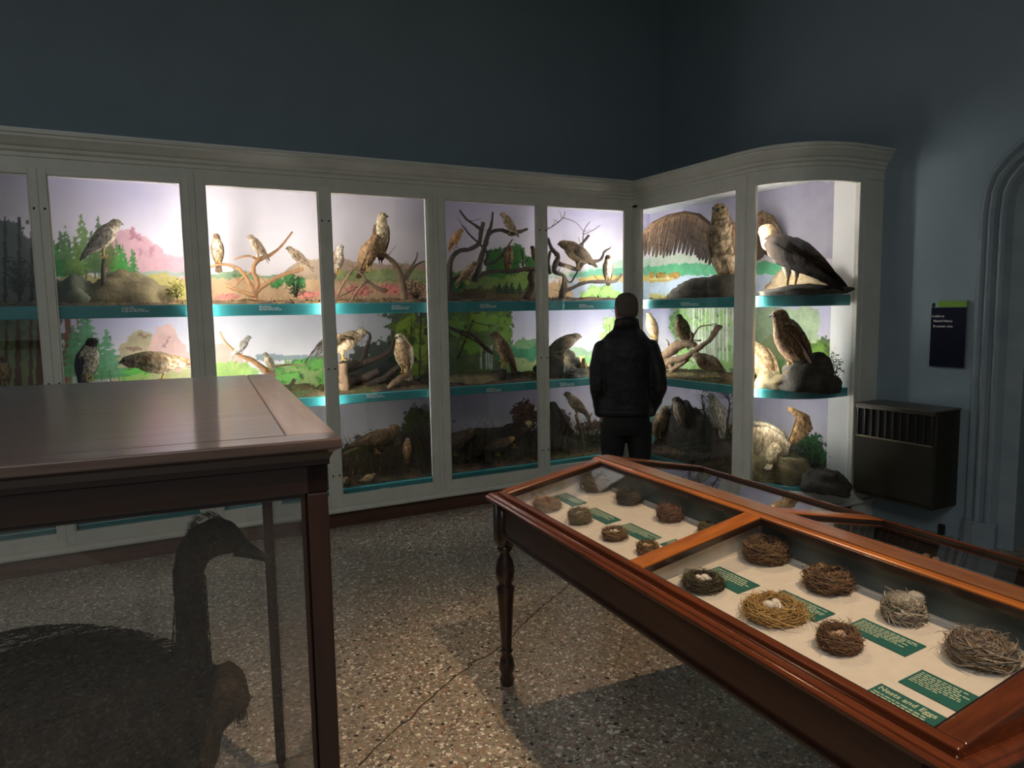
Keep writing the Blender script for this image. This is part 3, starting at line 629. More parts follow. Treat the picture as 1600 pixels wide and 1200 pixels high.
# ================================================================== foreground case with the mounted bird
CA = math.radians(-5.0); CO = vec(.288, 1.135, 0)                # outer top front right corner
cX = vec(math.cos(CA), math.sin(CA), 0); cY = vec(-math.sin(CA), math.cos(CA), 0); CT = 1.47
CD = 1.385; CWD = 2.0
case = thing('display_case', 'large dark wooden glass display case with a wide top in the left foreground', 'display case', tuple(CO - cX * CWD / 2 + cY * CD / 2), CA)
def cp(x, y, z): return CO + cX * x + cY * y + vec(0, 0, z)        # x from right corner (negative left), y depth
def cbox(g, x0, y0, z0, x1, y1, z1): g.obox(cp(x0, y0, z0), cX * (x1 - x0), cY * (y1 - y0), vec(0, 0, z1 - z0))
g = G(); cbox(g, -CWD + .10, .067, CT - .018, -.082, CD - .05, CT); g.build('top_panel', topwood, parent=case)
for a_ in ((-.0805, .0665, CT - .018, 0, CD, CT), (-CWD, .066, CT - .018, -CWD + .0985, CD, CT)):
    g = G(); cbox(g, *a_); bevel(g.build('top_end_board', topwoody, parent=case), .003)
for a_ in ((-CWD, 0, CT - .018, 0, .0655, CT), (-CWD + .1, CD - .0485, CT - .018, -.082, CD, CT)):
    g = G(); cbox(g, *a_); bevel(g.build('top_edge_board', topwood, parent=case), .003)
g = G(); e = [(0.004, CT - .0185), (.012, CT - .024), (.018, CT - .036), (.018, CT - .045)]
rings = []
for o, z in e: rings.append([cp(-CWD + o, o, z), cp(-o, o, z), cp(-o, CD - o, z), cp(-CWD + o, CD - o, z)])
g.loft(rings); g.build('top_moulding', darkwood, parent=case)
ins = .022; pw = .034
g = G(); zt = CT - .045; zr = CT - .092
cbox(g, -CWD + ins, ins, zr, -ins, ins + pw, zt); cbox(g, -CWD + ins, CD - ins - pw, zr, -ins, CD - ins, zt); cbox(g, -CWD + ins, ins, zr, -CWD + ins + pw, CD - ins, zt); cbox(g, -ins - pw, ins, zr, -ins, CD - ins, zt)
cbox(g, -CWD + ins + pw, ins + .006, zr - .008, -ins - pw, ins + .014, zr + .002)
bevel(g.build('top_rail', darkwood, parent=case), .002)
for px in (-CWD + ins, -ins - pw):
    for py in (ins, CD - ins - pw):
        g = G(); cbox(g, px, py, .10, px + pw, py + pw, zr)
        if py == ins: cbox(g, px + pw if px < -1 else px - .009, py + .006, .1, px + pw + .009 if px < -1 else px, py + .014, zr)
        bevel(g.build('corner_post', darkwoodz, parent=case), .003)
g = G(); cbox(g, -CWD + .01, .01, 0, -.01, CD - .01, .085); cbox(g, -CWD + ins, ins, .085, -ins, CD - ins, .10); bevel(g.build('case_base', darkwood, parent=case), .004)
g = G(); cbox(g, -CWD + .05, .05, .10, -.05, CD - .05, .104); g.build('case_floor', M('grey_case_floor', (.30, .28, .26), (.2, .19, .18), scale=40, rough=.8), parent=case)
for nm, a in (('front_pane', (-CWD + ins + pw, ins + .016, .10, -ins - pw, ins + .02, zr)), ('rear_pane', (-CWD + ins + pw, CD - ins - .02, .10, -ins - pw, CD - ins - .016, zr)),
              ('side_pane', (-ins - .018, ins + pw, .10, -ins - .014, CD - ins - pw, zr)), ('side_pane', (-CWD + ins + .014, ins + pw, .10, -CWD + ins + .018, CD - ins - pw, zr))):
    g = G(); cbox(g, *a); g.build(nm, glassd, parent=case)
# mounted bird: traced side view at its own depth inside the case
EY = .52
def ep(x, y, off=0):                                             # pixel -> point on the bird's mid plane, shifted off metres into the case
    d = ray(x, y); p0 = CO + cY * EY; t = ((p0 - CAM) @ cY) / (d @ cY); return CAM + d * t + cY * off
def egg_ring(c, ax, r1, r2, n=22):   # ring around c, in plane spanned by (cY) and perpendicular 'ax'
    return [c + cY * (r2 * math.cos(2 * math.pi * k / n)) + ax * (r1 * math.sin(2 * math.pi * k / n)) for k in range(n)]
def spine(pts, depthf, n=22):
    """pts: (x, y, halfwidth_px, depth ratio)"""
    rings = []; P_ = [ep(a, b) for a, b, *_ in pts]
    for i, (x, y, w, r) in enumerate(pts):
        a = P_[max(i - 1, 0)]; b = P_[min(i + 1, len(pts) - 1)]; t = b - a; t /= np.linalg.norm(t); ax = np.cross(cY, t)
        c = P_[i]; wm = np.linalg.norm(ep(x + w, y) - c); rings.append(egg_ring(c, ax, wm, wm * r, n))
    return rings
em = M('shaggy_brown_plumage', (.05, .033, .018), (.018, .012, .008), scale=26, rough=.85, bump=.6, stretch=(1, 1, .35), bscale=90)
emh = M('bird_head_down', (.10, .075, .042), (.05, .038, .024), scale=60, rough=.8, bump=.4, bscale=160)
g = G()
g.loft(spine([(-190, 1180, 6, 1), (-170, 1175, 60, 1), (-110, 1160, 105, .95), (-40, 1150, 135, .92), (40, 1145, 158, .92), (120, 1142, 165, .92), (190, 1145, 160, .92), (245, 1140, 138, .95), (290, 1125, 108, 1), (325, 1110, 78, 1), (345, 1105, 45, 1), (352, 1104, 8, 1)], 1))
g.loft(spine([(250, 1140, 70, 1.1), (278, 1085, 50, 1.1), (298, 1045, 36, 1), (301, 1000, 26, 1), (298, 960, 24.5, 1), (295, 925, 24.5, 1), (294, 895, 26, .95), (300, 868, 28, .95), (316, 848, 34, .85), (336, 840, 35, .8), (356, 842, 29, .8), (372, 848, 21, .8), (382, 853, 13, .85), (388, 856, 4, .9)], 1))
g.loft(spine([(318, 1062, 10, 1.4), (340, 1068, 38, 1.2), (356, 1078, 36, 1.1), (362, 1095, 30, 1.1), (350, 1120, 18, 1.1), (338, 1150, 6, 1.2)], 1))
EMU = thing('mounted_flightless_bird', 'large brown long-necked mounted bird with a flat bill inside the dark wooden case', 'bird', tuple(cp(-.55, .55, .104)), 0)
body = g.build('body', [em], parent=EMU, smooth=True)
mm = body.modifiers.new('remesh', 'REMESH'); mm.mode = 'VOXEL'; mm.voxel_size = .009; mm.use_smooth_shade = True
sm_ = body.modifiers.new('smooth', 'SMOOTH'); sm_.factor = .6; sm_.iterations = 5
tx = bpy.data.textures.new('plumage_lumps', 'CLOUDS'); tx.noise_scale = .05; dm = body.modifiers.new('disp', 'DISPLACE'); dm.texture = tx; dm.strength = .012; dm.mid_level = .5
billm = M('dark_horn_bill', (.035, .028, .022), rough=.35)
g = G(); g.loft(spine([(366, 847, 15, .9), (380, 853, 12, .9), (396, 861, 8.5, 1), (410, 868, 5.5, 1.1), (419, 874, 4, 1.1), (423, 877, 1.5, 1)], 1, 14))
g.loft(spine([(366, 862, 8, 1), (385, 867, 5, 1.2), (402, 872, 3.4, 1.2), (416, 877, 1.5, 1)], 1, 14)); g.build('bill', billm, parent=EMU, smooth=True)
for sg in (-1, 1):
    c = ep(333, 836, sg * .041); g = G(); g.ball(c, .0085); g.build('eye', M('glass_eye', (.008, .006, .004), rough=.08), parent=EMU, smooth=True)
# loose plumage
g = G(); rs = random.Random(4)
def strand(g, p, d, L, w, droop):
    q = p.copy(); pts = [q.copy()]
    for k in range(3):
        d = d + vec(0, 0, -droop); d /= np.linalg.norm(d); q = q + d * L / 3; pts.append(q.copy())
    g.tube(pts, [w, w * .9, w * .6, w * .15], 3, cap=False)
for i in range(2600):
    x = rs.uniform(-150, 335); a = rs.uniform(0, 2 * math.pi)
    cy_, ry = 1145, 160 * math.sqrt(max(0.02, 1 - ((x - 120) / 290) ** 2)); 
    mid = ep(x, cy_); r = np.linalg.norm(ep(x, cy_ + ry) - mid)
    nrm_ = vec(0, 0, 1) * math.sin(a) + cY * math.cos(a) * 1.0
    if math.sin(a) < -.3: continue
    p = mid + (vec(0, 0, 1) * math.sin(a) + cY * math.cos(a) * .92) * r * .985
    strand(g, p, -cX * .9 + nrm_ * .22 + vec(rs.uniform(-.2, .2), rs.uniform(-.2, .2), 0), rs.uniform(.03, .07), .0014, .25)
for i in range(900):
    t = rs.random(); x, y, w = [(a + (b - a) * t) for a, b in zip((298, 1040, 34), (298, 900, 24))]
    a = rs.uniform(0, 2 * math.pi); mid = ep(x, y); r = np.linalg.norm(ep(x + w, y) - mid); n_ = cX * math.cos(a) + cY * math.sin(a)
    strand(g, mid + n_ * r * .93, n_ * .16 + vec(0, 0, -1), rs.uniform(.010, .02), .0007, .1)
for i in range(260):
    a = rs.uniform(0, math.pi); p = ep(330 - 26 * math.cos(a) * 1.2, 838 - 32 * math.sin(a), rs.uniform(-.025, .025)); strand(g, p, -cX * .5 + vec(0, 0, .5) * math.sin(a) + cY * rs.uniform(-.2, .2), rs.uniform(.008, .02), .0006, .05)
for i in range(420):
    p = ep(rs.uniform(335, 382), rs.uniform(1050, 1110), rs.uniform(-.04, .04)); strand(g, p, cX * rs.uniform(-.1, .3) + vec(0, 0, -1), rs.uniform(.02, .055), .001, .1)
o = g.build('loose_feathers', em, parent=EMU); 
legm = M('scaly_leg', (.06, .05, .04), rough=.6, bump=.3)
for sg in (-1, 1):
    top = ep(150, 1230, sg * .09); foot = vec(top[0] + .02, top[1], .115); kn = (top + foot) / 2 + cX * -.05; g = G()
    g.tube([top + vec(0, 0, .05), (top + kn) / 2, kn, (kn + foot) / 2, foot], [.06, .034, .02, .014, .016], 10)
    for da in (-.5, 0, .5):
        dd = cX * math.cos(da) + cY * math.sin(da); g.tube([foot, foot + dd * .06 + vec(0, 0, .004), foot + dd * .11 + vec(0, 0, -.003)], [.014, .011, .004], 7)
    g.build('leg', legm, parent=EMU, smooth=True)
# ================================================================== nest table
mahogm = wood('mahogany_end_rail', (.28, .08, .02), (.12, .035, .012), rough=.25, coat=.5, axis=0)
mahogd = wood('shaded_mahogany_end_rail', (.15, .038, .014), (.07, .02, .009), rough=.22, coat=.5, axis=0)  # near end rail darkened, the lack of light there painted into the wood
TL = 2.13; TWD = 1.18
TABLE = thing('display_table', 'long mahogany display table with a sloping glazed top holding birds nests', 'display table', tuple(tw(TWD / 2, -TL / 2, 0)), -math.radians(3.4))
def tbox(g, x0, y0, z0, x1, y1, z1): g.obox(tw(x0, y0, z0), SV * (x1 - x0), LV * (y1 - y0), vec(0, 0, z1 - z0))
g = G()
tbox(g, .04, -TL + .04, .70, .062, -.04, .845); tbox(g, TWD - .062, -TL + .04, .70, TWD - .04, -.04, .845); tbox(g, .062, -.062, .70, TWD - .062, -.04, .845); tbox(g, .062, -TL + .04, .70, TWD - .062, -TL + .062, .845)
bevel(g.build('apron', wood('dark_apron_wood', (.07, .026, .015), (.035, .013, .009), axis=1), parent=TABLE), .003)
g = G()
for o, z0, z1 in ((.028, .70, .716),):
    tbox(g, o, -TL + o, z0, .064, -o, z1); tbox(g, TWD - .064, -TL + o, z0, TWD - o, -o, z1); tbox(g, .064, -.064, z0, TWD - .064, -o, z1); tbox(g, .064, -TL + o, z0, TWD - .064, -TL + .064, z1)
bevel(g.build('apron_bead', darkwood, parent=TABLE), .004)
# rim moulding swept round the top
corners = [(0, 0), (TWD, 0), (TWD, -TL), (0, -TL)]; cn = [(-1, 1), (1, 1), (1, -1), (-1, -1)]
rimp = [(.040, .835), (.014, .838), (.006, .846), (.0, .853), (.0, .859), (.006, .864), (.009, .8645), (.011, .870), (.018, .875), (.027, .874), (.034, .866), (.0405, .862), (.05, .862), (.05, .835)]
rings = []
for (x, y), (nx, ny) in list(zip(corners, cn)) + [(corners[0], cn[0])]:
    rings.append([tw(x - nx * o, y - ny * o, z) for o, z in rimp])
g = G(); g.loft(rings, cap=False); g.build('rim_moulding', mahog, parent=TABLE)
KS = .11 / .56
def sz(x): return .87 + (min(x, TWD - x)) * KS                    # height of the sloping lid at local x
def lid(g, x0, x1, y0, y1, th=.022, lift=0.006):
    """slab lying in the slope plane"""
    a, b, c_, d = tw(x0, y0, sz(x0) + lift), tw(x1, y0, sz(x1) + lift), tw(x1, y1, sz(x1) + lift), tw(x0, y1, sz(x0) + lift); dn = vec(0, 0, -th)
    g.hexa([a + dn, b + dn, c_ + dn, d + dn, a, b, c_, d])
for side in (0, 1):
    fx = (lambda x: x) if side == 0 else (lambda x: TWD - x)
    def L_(g, xa, xb, ya, yb, **k): 
        xa, xb = sorted((fx(xa), fx(xb))); lid(g, xa, xb, ya, yb, **k)
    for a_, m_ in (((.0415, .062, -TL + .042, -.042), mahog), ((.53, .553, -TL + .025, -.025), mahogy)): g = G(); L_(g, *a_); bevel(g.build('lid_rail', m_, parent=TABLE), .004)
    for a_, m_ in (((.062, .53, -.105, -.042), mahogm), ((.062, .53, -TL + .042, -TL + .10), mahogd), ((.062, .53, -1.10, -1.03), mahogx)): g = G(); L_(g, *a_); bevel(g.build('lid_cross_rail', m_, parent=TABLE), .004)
    g = G()
    for y0, y1 in ((-1.03, -.105), (-TL + .10, -1.10)):
        for a in ((.062, .068, y0, y1), (.524, .53, y0, y1)): L_(g, *a, lift=.001, th=.02)
        for a in ((.068, .524, y0, y0 + .006), (.068, .524, y1 - .006, y1)): L_(g, *a, lift=.001, th=.02)
    g.build('glazing_bead', darkwood, parent=TABLE)
    for y0, y1 in ((-1.03, -.105), (-TL + .10, -1.10)):
        g = G(); L_(g, .0635, .5285, y0 + .0015, y1 - .0015, th=.003, lift=-.008); g.build('glass_lid', glasst, parent=TABLE)
for ya, yb in ((-.052, -.0425), (-TL + .0425, -TL + .052)):
    pts = [(.043, .85), (.043, sz(.043) - .012), (.556, sz(.556) - .012), (TWD - .556, sz(.556) - .012), (TWD - .043, sz(.043) - .012), (TWD - .043, .85)]
    g = G(); g.prism([tw(x, ya, z) for x, z in pts], LV * (yb - ya)); g.build('gable_end', mahog, parent=TABLE)
g = G(); tbox(g, .555, -TL + .02, .955, TWD - .555, -.02, .987); bevel(g.build('ridge_board', wood('ridge_mahogany', (.30, .12, .045), (.15, .055, .022), axis=1), parent=TABLE), .003)
g = G()
for x in (.573, TWD - .579): tbox(g, x, -TL + .06, .80, x + .006, -.06, .956)
tbox(g, .045, -.0635, .76, TWD - .045, -.0625, .868)
g.build('centre_partition', M('grey_green_lining', (.16, .19, .17), (.12, .14, .13), scale=8, rough=.8), parent=TABLE)
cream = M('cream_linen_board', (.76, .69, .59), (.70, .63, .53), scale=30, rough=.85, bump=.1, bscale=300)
def bz(x): return .80 + .11 * x
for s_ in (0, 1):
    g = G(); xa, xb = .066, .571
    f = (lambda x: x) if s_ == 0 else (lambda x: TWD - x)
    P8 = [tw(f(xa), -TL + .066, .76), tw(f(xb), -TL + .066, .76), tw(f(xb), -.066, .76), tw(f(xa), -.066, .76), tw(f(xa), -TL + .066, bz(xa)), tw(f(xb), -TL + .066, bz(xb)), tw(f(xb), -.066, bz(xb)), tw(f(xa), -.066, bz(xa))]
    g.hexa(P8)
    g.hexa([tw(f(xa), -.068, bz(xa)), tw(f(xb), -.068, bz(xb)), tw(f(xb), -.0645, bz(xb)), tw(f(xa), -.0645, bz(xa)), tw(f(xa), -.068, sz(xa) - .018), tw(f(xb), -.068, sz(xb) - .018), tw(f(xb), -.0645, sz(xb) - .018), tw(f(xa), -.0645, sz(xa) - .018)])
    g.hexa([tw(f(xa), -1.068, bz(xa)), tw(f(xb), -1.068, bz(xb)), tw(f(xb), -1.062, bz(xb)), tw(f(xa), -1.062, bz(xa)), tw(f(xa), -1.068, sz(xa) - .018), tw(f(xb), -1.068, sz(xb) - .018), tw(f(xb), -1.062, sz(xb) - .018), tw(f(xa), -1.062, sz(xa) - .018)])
    g.build('display_board', cream if s_ == 0 else M('shaded_display_board', (.34, .36, .33), (.28, .3, .28), scale=12, rough=.85), parent=TABLE)  # far board is a darker copy of the cream one, shade in its colour
legp = [(.024, .0), (.030, .01), (.034, .03), (.024, .055), (.034, .075), (.036, .095), (.028, .13), (.020, .150), (.030, .163), (.022, .175), (.025, .20), (.033, .36), (.038, .43), (.040, .455), (.026, .47), (.038, .49), (.043, .53), (.036, .575), (.024, .60), (.022, .615), (.034, .628), (.030, .645)]
for lx in (.062, TWD - .062):
    for ly in (-.062, -TL + .062):
        p = tw(lx, ly, 0); g = G(); g.lathe(p, legp, 20)
        r = .036; c4 = lambda z, r_: [tw(lx - r_, ly - r_, z), tw(lx + r_, ly - r_, z), tw(lx + r_, ly + r_, z), tw(lx - r_, ly + r_, z)]
        g.loft([c4(.635, .024), c4(.665, r), c4(.70, r), c4(.845, r)]); o = g.build('leg', darkwoodz, parent=TABLE, smooth=False)
        o.data.polygons.foreach_set('use_smooth', [len(p_.vertices) == 4 and abs(p_.center.z) < 5 for p_ in o.data.polygons])
def slopehit(x, y, k=.11, z0=.80):
    n = np.array([-k * SV[0], -k * SV[1], 1]); d = ray(x, y); t = (tw(0, 0, z0) - CAM) @ n / (d @ n); P_ = CAM + d * t
    return np.array([(P_ - T0) @ SV, (P_ - T0) @ LV])
NT = np.cross(SV + vec(0, 0, .11), LV); NT /= np.linalg.norm(NT)
if NT[2] < 0: NT = -NT
XT = SV + vec(0, 0, .11); XT /= np.linalg.norm(XT)
def bp(x, y, h=0): return tw(x, y, bz(x)) + NT * h                # point above the board
cardm = M('green_label_card', (.018, .13, .105), (.015, .115, .095), scale=20, rough=.55)
cardt = M('pale_card_print', (.55, .62, .42), rough=.7)
cards = [((877, 768), (918, 786), (903, 793), 'green label card beside the tan nest nearest the far end of the table', 5),
         ((930, 794), (971, 813), (952, 819), 'green label card right of the tall two-tone nest cup with white eggs', 5),
         ((982, 819), (1037, 839.5), (1015, 849), 'green label card between the four-egg nest and the pinkish twig nest', 6),
         ((1055, 843.5), (1108, 866), (1086, 872), 'green label card half hidden behind the cross rail of the table', 5),
         ((1125, 886), (1187, 916), (1157, 931), 'green label card beside the dark mossy nest with four white eggs', 5),
         ((1225, 923), (1305, 960), (1274.6, 974), 'green label card behind the straw nest with three white eggs', 6),
         ((1350.7, 966.7), (1446, 1012), (1414.7, 1028.8), 'green label card between the rusty twig nest and the white downy nest', 7),
         ((1441, 1048), (1534.7, 1092.5), (1501, 1116), 'green label card below the large grey tangled nest', 7),
         ((1373, 1071.5), (1486.7, 1122.7), (1455, 1144), 'green heading card reading Nests and Eggs at the near end of the table', 4)]
for i, (tl, tr, br, lab, rows) in enumerate(cards):
    a = slopehit(*tl); b = slopehit(*tr); c_ = slopehit(*br)
    x1 = (a[0] + b[0]) / 2; y0 = a[1]; y1 = b[1]; x0 = x1 - min(max(abs(b[0] - c_[0]), .07), .12); 
    lift = .003
    ct = thing('label_card', lab, 'label card', tuple(bp((x0 + x1) / 2, (y0 + y1) / 2, 0)), 0)
    g = G(); P_ = [bp(x0, y0, lift), bp(x1, y0, lift), bp(x1, y1, lift), bp(x0, y1, lift)]; g.prism(P_, NT * -.0025); g.build('card', cardm, parent=ct)
    g = G(); rs = random.Random(i); wd_ = x1 - x0; heading = i == 8
    top = x1 - .008 - (.022 if heading else 0); step = (top - x0 - .006) / (rows + (2 if not heading else 0)); step = min(step, .011)
    for r in range(rows):
        s = 0; ln = (abs(y1 - y0) - .014) * (rs.uniform(.75, 1) if r < rows - 1 else .5); xx = top - (r + .5) * step
        while s < ln:
            l = rs.uniform(.006, .016); yy = y0 - .007 - s
            g.prism([bp(xx - step * .24, yy, lift + .0006), bp(xx + step * .24, yy, lift + .0006), bp(xx + step * .24, yy - l, lift + .0006), bp(xx - step * .24, yy - l, lift + .0006)], NT * -.0004); s += l + .003
    g.build('printed_text', cardt, parent=ct)
    if heading:
        text('Nests and Eggs', .021, cardt, 'heading_text', ct, frame_m(tuple(bp(x1 - .023, y0 - .008, lift + .0008)), tuple(-LV), tuple(XT)), 1.05, .0005)
# ------------------------------------------------------------------ nests and eggs
def nest(px, py, wpx, h, cols, n, wild, seed, label, hollow=.55, wid=.0011, eggs=0, eggcol=None, eggr=.0075, egglab=None, straw=False, lean=0, dome=False, side=0, curl=1.0, name='bird_nest'):
    rs = random.Random(seed)
    c = slopehit(px, py); Rpx = np.linalg.norm(bp(*slopehit(px + wpx / 2, py)) - bp(*slopehit(px, py))); R = Rpx * .92
    o = bp(c[0], c[1], 0); Rt = R * (1 - hollow) / 2; Rm = R - Rt
    g = G()
    # solid bowl core
    rr = []
    pr = [(R * .55, .001), (R * .86, h * .12), (R * .96, h * .45), (R * .9, h * .8), (R * .76, h * .96), (R * hollow * .9, h * .86), (R * hollow * .85, h * .6), (R * hollow * .6, h * .5), (.0005, h * .46)]
    if dome: pr = [(R * .55, .001), (R * .9, h * .15), (R * .97, h * .45), (R * .85, h * .75), (R * .6, h * .95), (R * .3, h * 1.02), (.0005, h)]
    ph = [rs.uniform(0, 6) for _ in range(4)]
    for r, z in pr:
        rr.append([o + SV * (r * (1 + .06 * math.sin(3 * t + ph[0]) + .05 * math.sin(7 * t + ph[1])) * math.cos(t)) + LV * (r * (1 + .06 * math.sin(3 * t + ph[0]) + .05 * math.sin(7 * t + ph[1])) * math.sin(t)) + NT * z * (1 + .08 * math.sin(4 * t + ph[2])) for t in [2 * math.pi * k / 28 for k in range(28)]])
    dk = tuple(x * .45 for x in cols[0]); g.col = dk; g.loft(rr, cols=[[tuple(cc * rs.uniform(.7, 1.3) for cc in dk) for _ in range(28)] for _ in pr])
    n = int(n * 1.7); wid *= .72
    for i in range(n):
        t0 = rs.uniform(0, 2 * math.pi); sp = rs.uniform(.25, .85) * curl * rs.choice((-1, 1)); tilt = rs.uniform(-1, 1); q = rs.random(); a = rs.uniform(-1.5, 3.3)
        rad = Rt * rs.uniform(.75, 1.08); cr_ = Rm + rad * math.cos(a) * 1.0; cz_ = h * .5 + h * rs.uniform(.38, .56) * math.sin(a)
        if dome and rs.random() < .5: cr_ = R * rs.uniform(.1, .9); cz_ = h * math.sqrt(max(.1, 1 - (cr_ / R) ** 2)) * 1.03
        pts = []; rs_z = rs.uniform(-1, 1); wa = rs.uniform(-1, 1) * wild; wz = rs.uniform(-.7, 1) * wild; col = rs.choice(cols); kc = rs.uniform(.55, 1.7); col = tuple(x * kc for x in col)
        if rs.random() < .42 + wild * .2:
            er_ = SV * math.cos(t0) + LV * math.sin(t0); et_ = LV * math.cos(t0) - SV * math.sin(t0); p0 = o + er_ * cr_ + NT * max(.002, cz_)
            dd = et_ * rs.choice((-1, 1)) * rs.uniform(.5, 1) + NT * rs.uniform(-.5, .6) + er_ * rs.uniform(-.45, .45 + wild * .5) * (1 if cr_ > Rm else .3); dd /= np.linalg.norm(dd); L9 = R * rs.uniform(.25, .6) * (1 + wild * .4)
            for k in range(6):
                u = k / 5 - .35; q9 = p0 + dd * L9 * u - er_ * (L9 * u) ** 2 / (2 * R) * 1.6; hh9 = (q9 - o) @ NT
                if hh9 < .001: q9 = q9 + NT * (.001 - hh9)
                pts.append(q9)
        else:
          for k in range(6):
            u = k / 5; t = t0 + sp * (u - .5) * 2; r = cr_ + wa * R * .55 * (u ** 2) + (u - .5) * tilt * R * .5 + rs.uniform(-.03, .03) * R; z = max(.001, cz_ + wz * h * .45 * u ** 2 + (u - .5) * rs_z * h * .75 + rs.uniform(-.05, .05) * h)
            pts.append(o + SV * r * math.cos(t) + LV * r * math.sin(t) + NT * z)
        g.col = col; ww = wid * rs.uniform(.6, 1.35); g.tube(pts, [ww * .6, ww, ww, ww, ww * .8, ww * .3], 4 if straw else 3, cap=False)
    nm = g.build(name, NESTM, base=tuple(o), label=label, cat='nest', smooth=False)
    for k in range(eggs):
        a = 2 * math.pi * k / eggs + seed; rr_ = eggr * (1.15 if eggs < 4 else 1.45)
        if eggs == 5 and k == 4: rr_ = 0
        c3 = o + SV * rr_ * math.cos(a) + LV * rr_ * math.sin(a) + NT * (h * .52 + eggr * .9)
        ax = rs.uniform(0, 3); Rz = np.array([[math.cos(ax), -math.sin(ax), 0], [math.sin(ax), math.cos(ax), 0], [0, 0, 1]])
        ge = G(); ge.ball(c3, eggr * 1.28, eggr * .95, eggr * .95, 16, 10, R=Rz); ge.build('egg', eggcol, base=tuple(c3 - vec(0, 0, eggr * .95)), label=egglab, cat='egg', group=egglab.replace('one of the ', '').replace('one of ', ''), smooth=True)
NESTM = M('nest_fibre', (1, 1, 1), (.75, .75, .75), scale=60, rough=.85, vcol=True)
eggw = M('white_egg_shell', (.75, .70, .62), (.7, .64, .56), scale=20, rough=.4); eggp = M('pinkish_egg_shell', (.62, .42, .30), (.5, .33, .23), scale=60, rough=.45)
tan = (.40, .25, .10); olive = (.17, .15, .07); brown = (.20, .12, .06); dk = (.045, .035, .022); strw = (.42, .26, .08); rust = (.17, .085, .045); grey = (.26, .22, .18); pale = (.42, .34, .27); pink = (.24, .12, .09)
nest(856, 795, 47, .040, [tan, (.3, .19, .08)], 420, .12, 1, 'dense round tan nest without eggs at the far left corner of the table', .35, .0010)
nest(932, 764, 54, .056, [olive, brown, (.2, .13, .06)], 420, .15, 2, 'tall olive brown nest nearest the far end wall of the table', .45, .0011)
nest(984, 785, 44, .044, [dk, brown, dk], 520, .75, 3, 'dark spiky twig nest with two small white eggs', .5, .0011, 2, eggw, .0075, 'one of the two white eggs in the dark spiky twig nest')
nest(1048, 812, 46, .050, [pink, brown, (.3, .16, .11)], 460, .7, 4, 'pinkish brown straggly twig nest in front of the ridge board', .45, .0010)
nest(1108, 832, 38, .034, [olive, (.2, .15, .06)], 300, .2, 5, 'small olive nest half hidden behind the cross rail', .4, .0010)
nest(907, 816, 40, .050, [(.3, .22, .13), (.2, .15, .09), olive], 380, .08, 6, 'straight-sided nest cup pale at the rim and dark at the base', .5, .0009, 4, eggw, .0085, 'one of the four white eggs in the straight-sided nest cup')
nest(961, 841, 42, .034, [rust, brown, tan], 420, .3, 7, 'round rusty nest with four small white eggs near the front rail', .5, .0010, 4, eggw, .0078, 'one of the four white eggs in the round rusty nest')
nest(1013, 864, 40, .034, [rust, brown, strw], 380, .35, 8, 'brown nest with five pinkish eggs tucked against the cross rail', .52, .0010, 5, eggp, .0082, 'one of the five pinkish eggs in the nest against the cross rail')
nest(1198, 874, 76, .058, [brown, rust, (.25, .16, .08)], 620, .38, 9, 'large deep empty twig nest just behind the cross rail', .55, .0013)
nest(1100, 918, 70, .036, [dk, olive, (.07, .05, .03)], 620, .22, 10, 'dark mossy nest with four white eggs', .5, .0011, 4, eggw, .0105, 'one of the four white eggs in the dark mossy nest')
nest(1211, 962, 104, .036, [strw, (.5, .33, .12), tan], 560, .62, 11, 'wide yellow straw nest with three large white eggs', .5, .0015, 3, eggw, .0135, 'one of the three large white eggs in the yellow straw nest', straw=True)
nest(1295, 918, 86, .048, [brown, (.22, .14, .08), rust], 380, .4, 12, 'leafy brown ragged nest without eggs', .4, .0018)
nest(1312, 1012, 74, .046, [rust, brown, (.24, .13, .08)], 520, .42, 13, 'rusty twig nest with three pinkish eggs near the front rail', .55, .0012, 3, eggp, .0098, 'one of the three pinkish eggs in the rusty twig nest')
nest(1413, 968, 76, .050, [pale, (.6, .54, .45), (.5, .44, .36), olive], 520, .25, 14, 'nest topped with white down and feathers', .35, .0017, dome=True)
nest(1535, 1030, 122, .048, [grey, pale, brown, (.3, .24, .17)], 760, .4, 15, 'large grey tangled nest at the near end of the table', .4, .0015, dome=True)
# dead leaves on the leafy nest
def leafquad(g, p, L, w, rs, col):
    a = rs.uniform(0, 6.28); b = rs.uniform(-.7, .9); d = vec(math.cos(a) * math.cos(b), math.sin(a) * math.cos(b), math.sin(b)); s = np.cross(d, vec(rs.uniform(-.5, .5), rs.uniform(-.5, .5), 1)); s /= np.linalg.norm(s); n_ = np.cross(d, s)
    g.col = col; P_ = [p, p + d * L * .4 + s * w, p + d * L, p + d * L * .4 - s * w, ]; up_ = n_ * L * .15
    g.add([P_[0], P_[1] + up_, P_[2], P_[3] + up_, P_[0] - n_ * .0006, P_[1] + up_ - n_ * .0006, P_[2] - n_ * .0006, P_[3] + up_ - n_ * .0006], [(0, 1, 2), (0, 2, 3), (4, 6, 5), (4, 7, 6), (0, 4, 5, 1), (1, 5, 6, 2), (2, 6, 7, 3), (3, 7, 4, 0)])
rs = random.Random(5); g = G(); c = slopehit(1295, 918)
for i in range(110):
    a = rs.uniform(0, 6.28); r = .062 * math.sqrt(rs.uniform(.15, 1)); p = bp(c[0] + r * math.cos(a), c[1] + r * math.sin(a), .05 * (1.1 - (r / .07) ** 2) + rs.uniform(-.008, .01)); leafquad(g, p, rs.uniform(.015, .032), rs.uniform(.004, .009), rs, (lambda k: (.30 * k, .17 * k, .08 * k))(rs.uniform(.35, 1.5)))
g.build('dry_leaves', NESTM, label='dry curled brown leaves heaped on the leafy ragged nest', cat='leaves', kind='stuff')
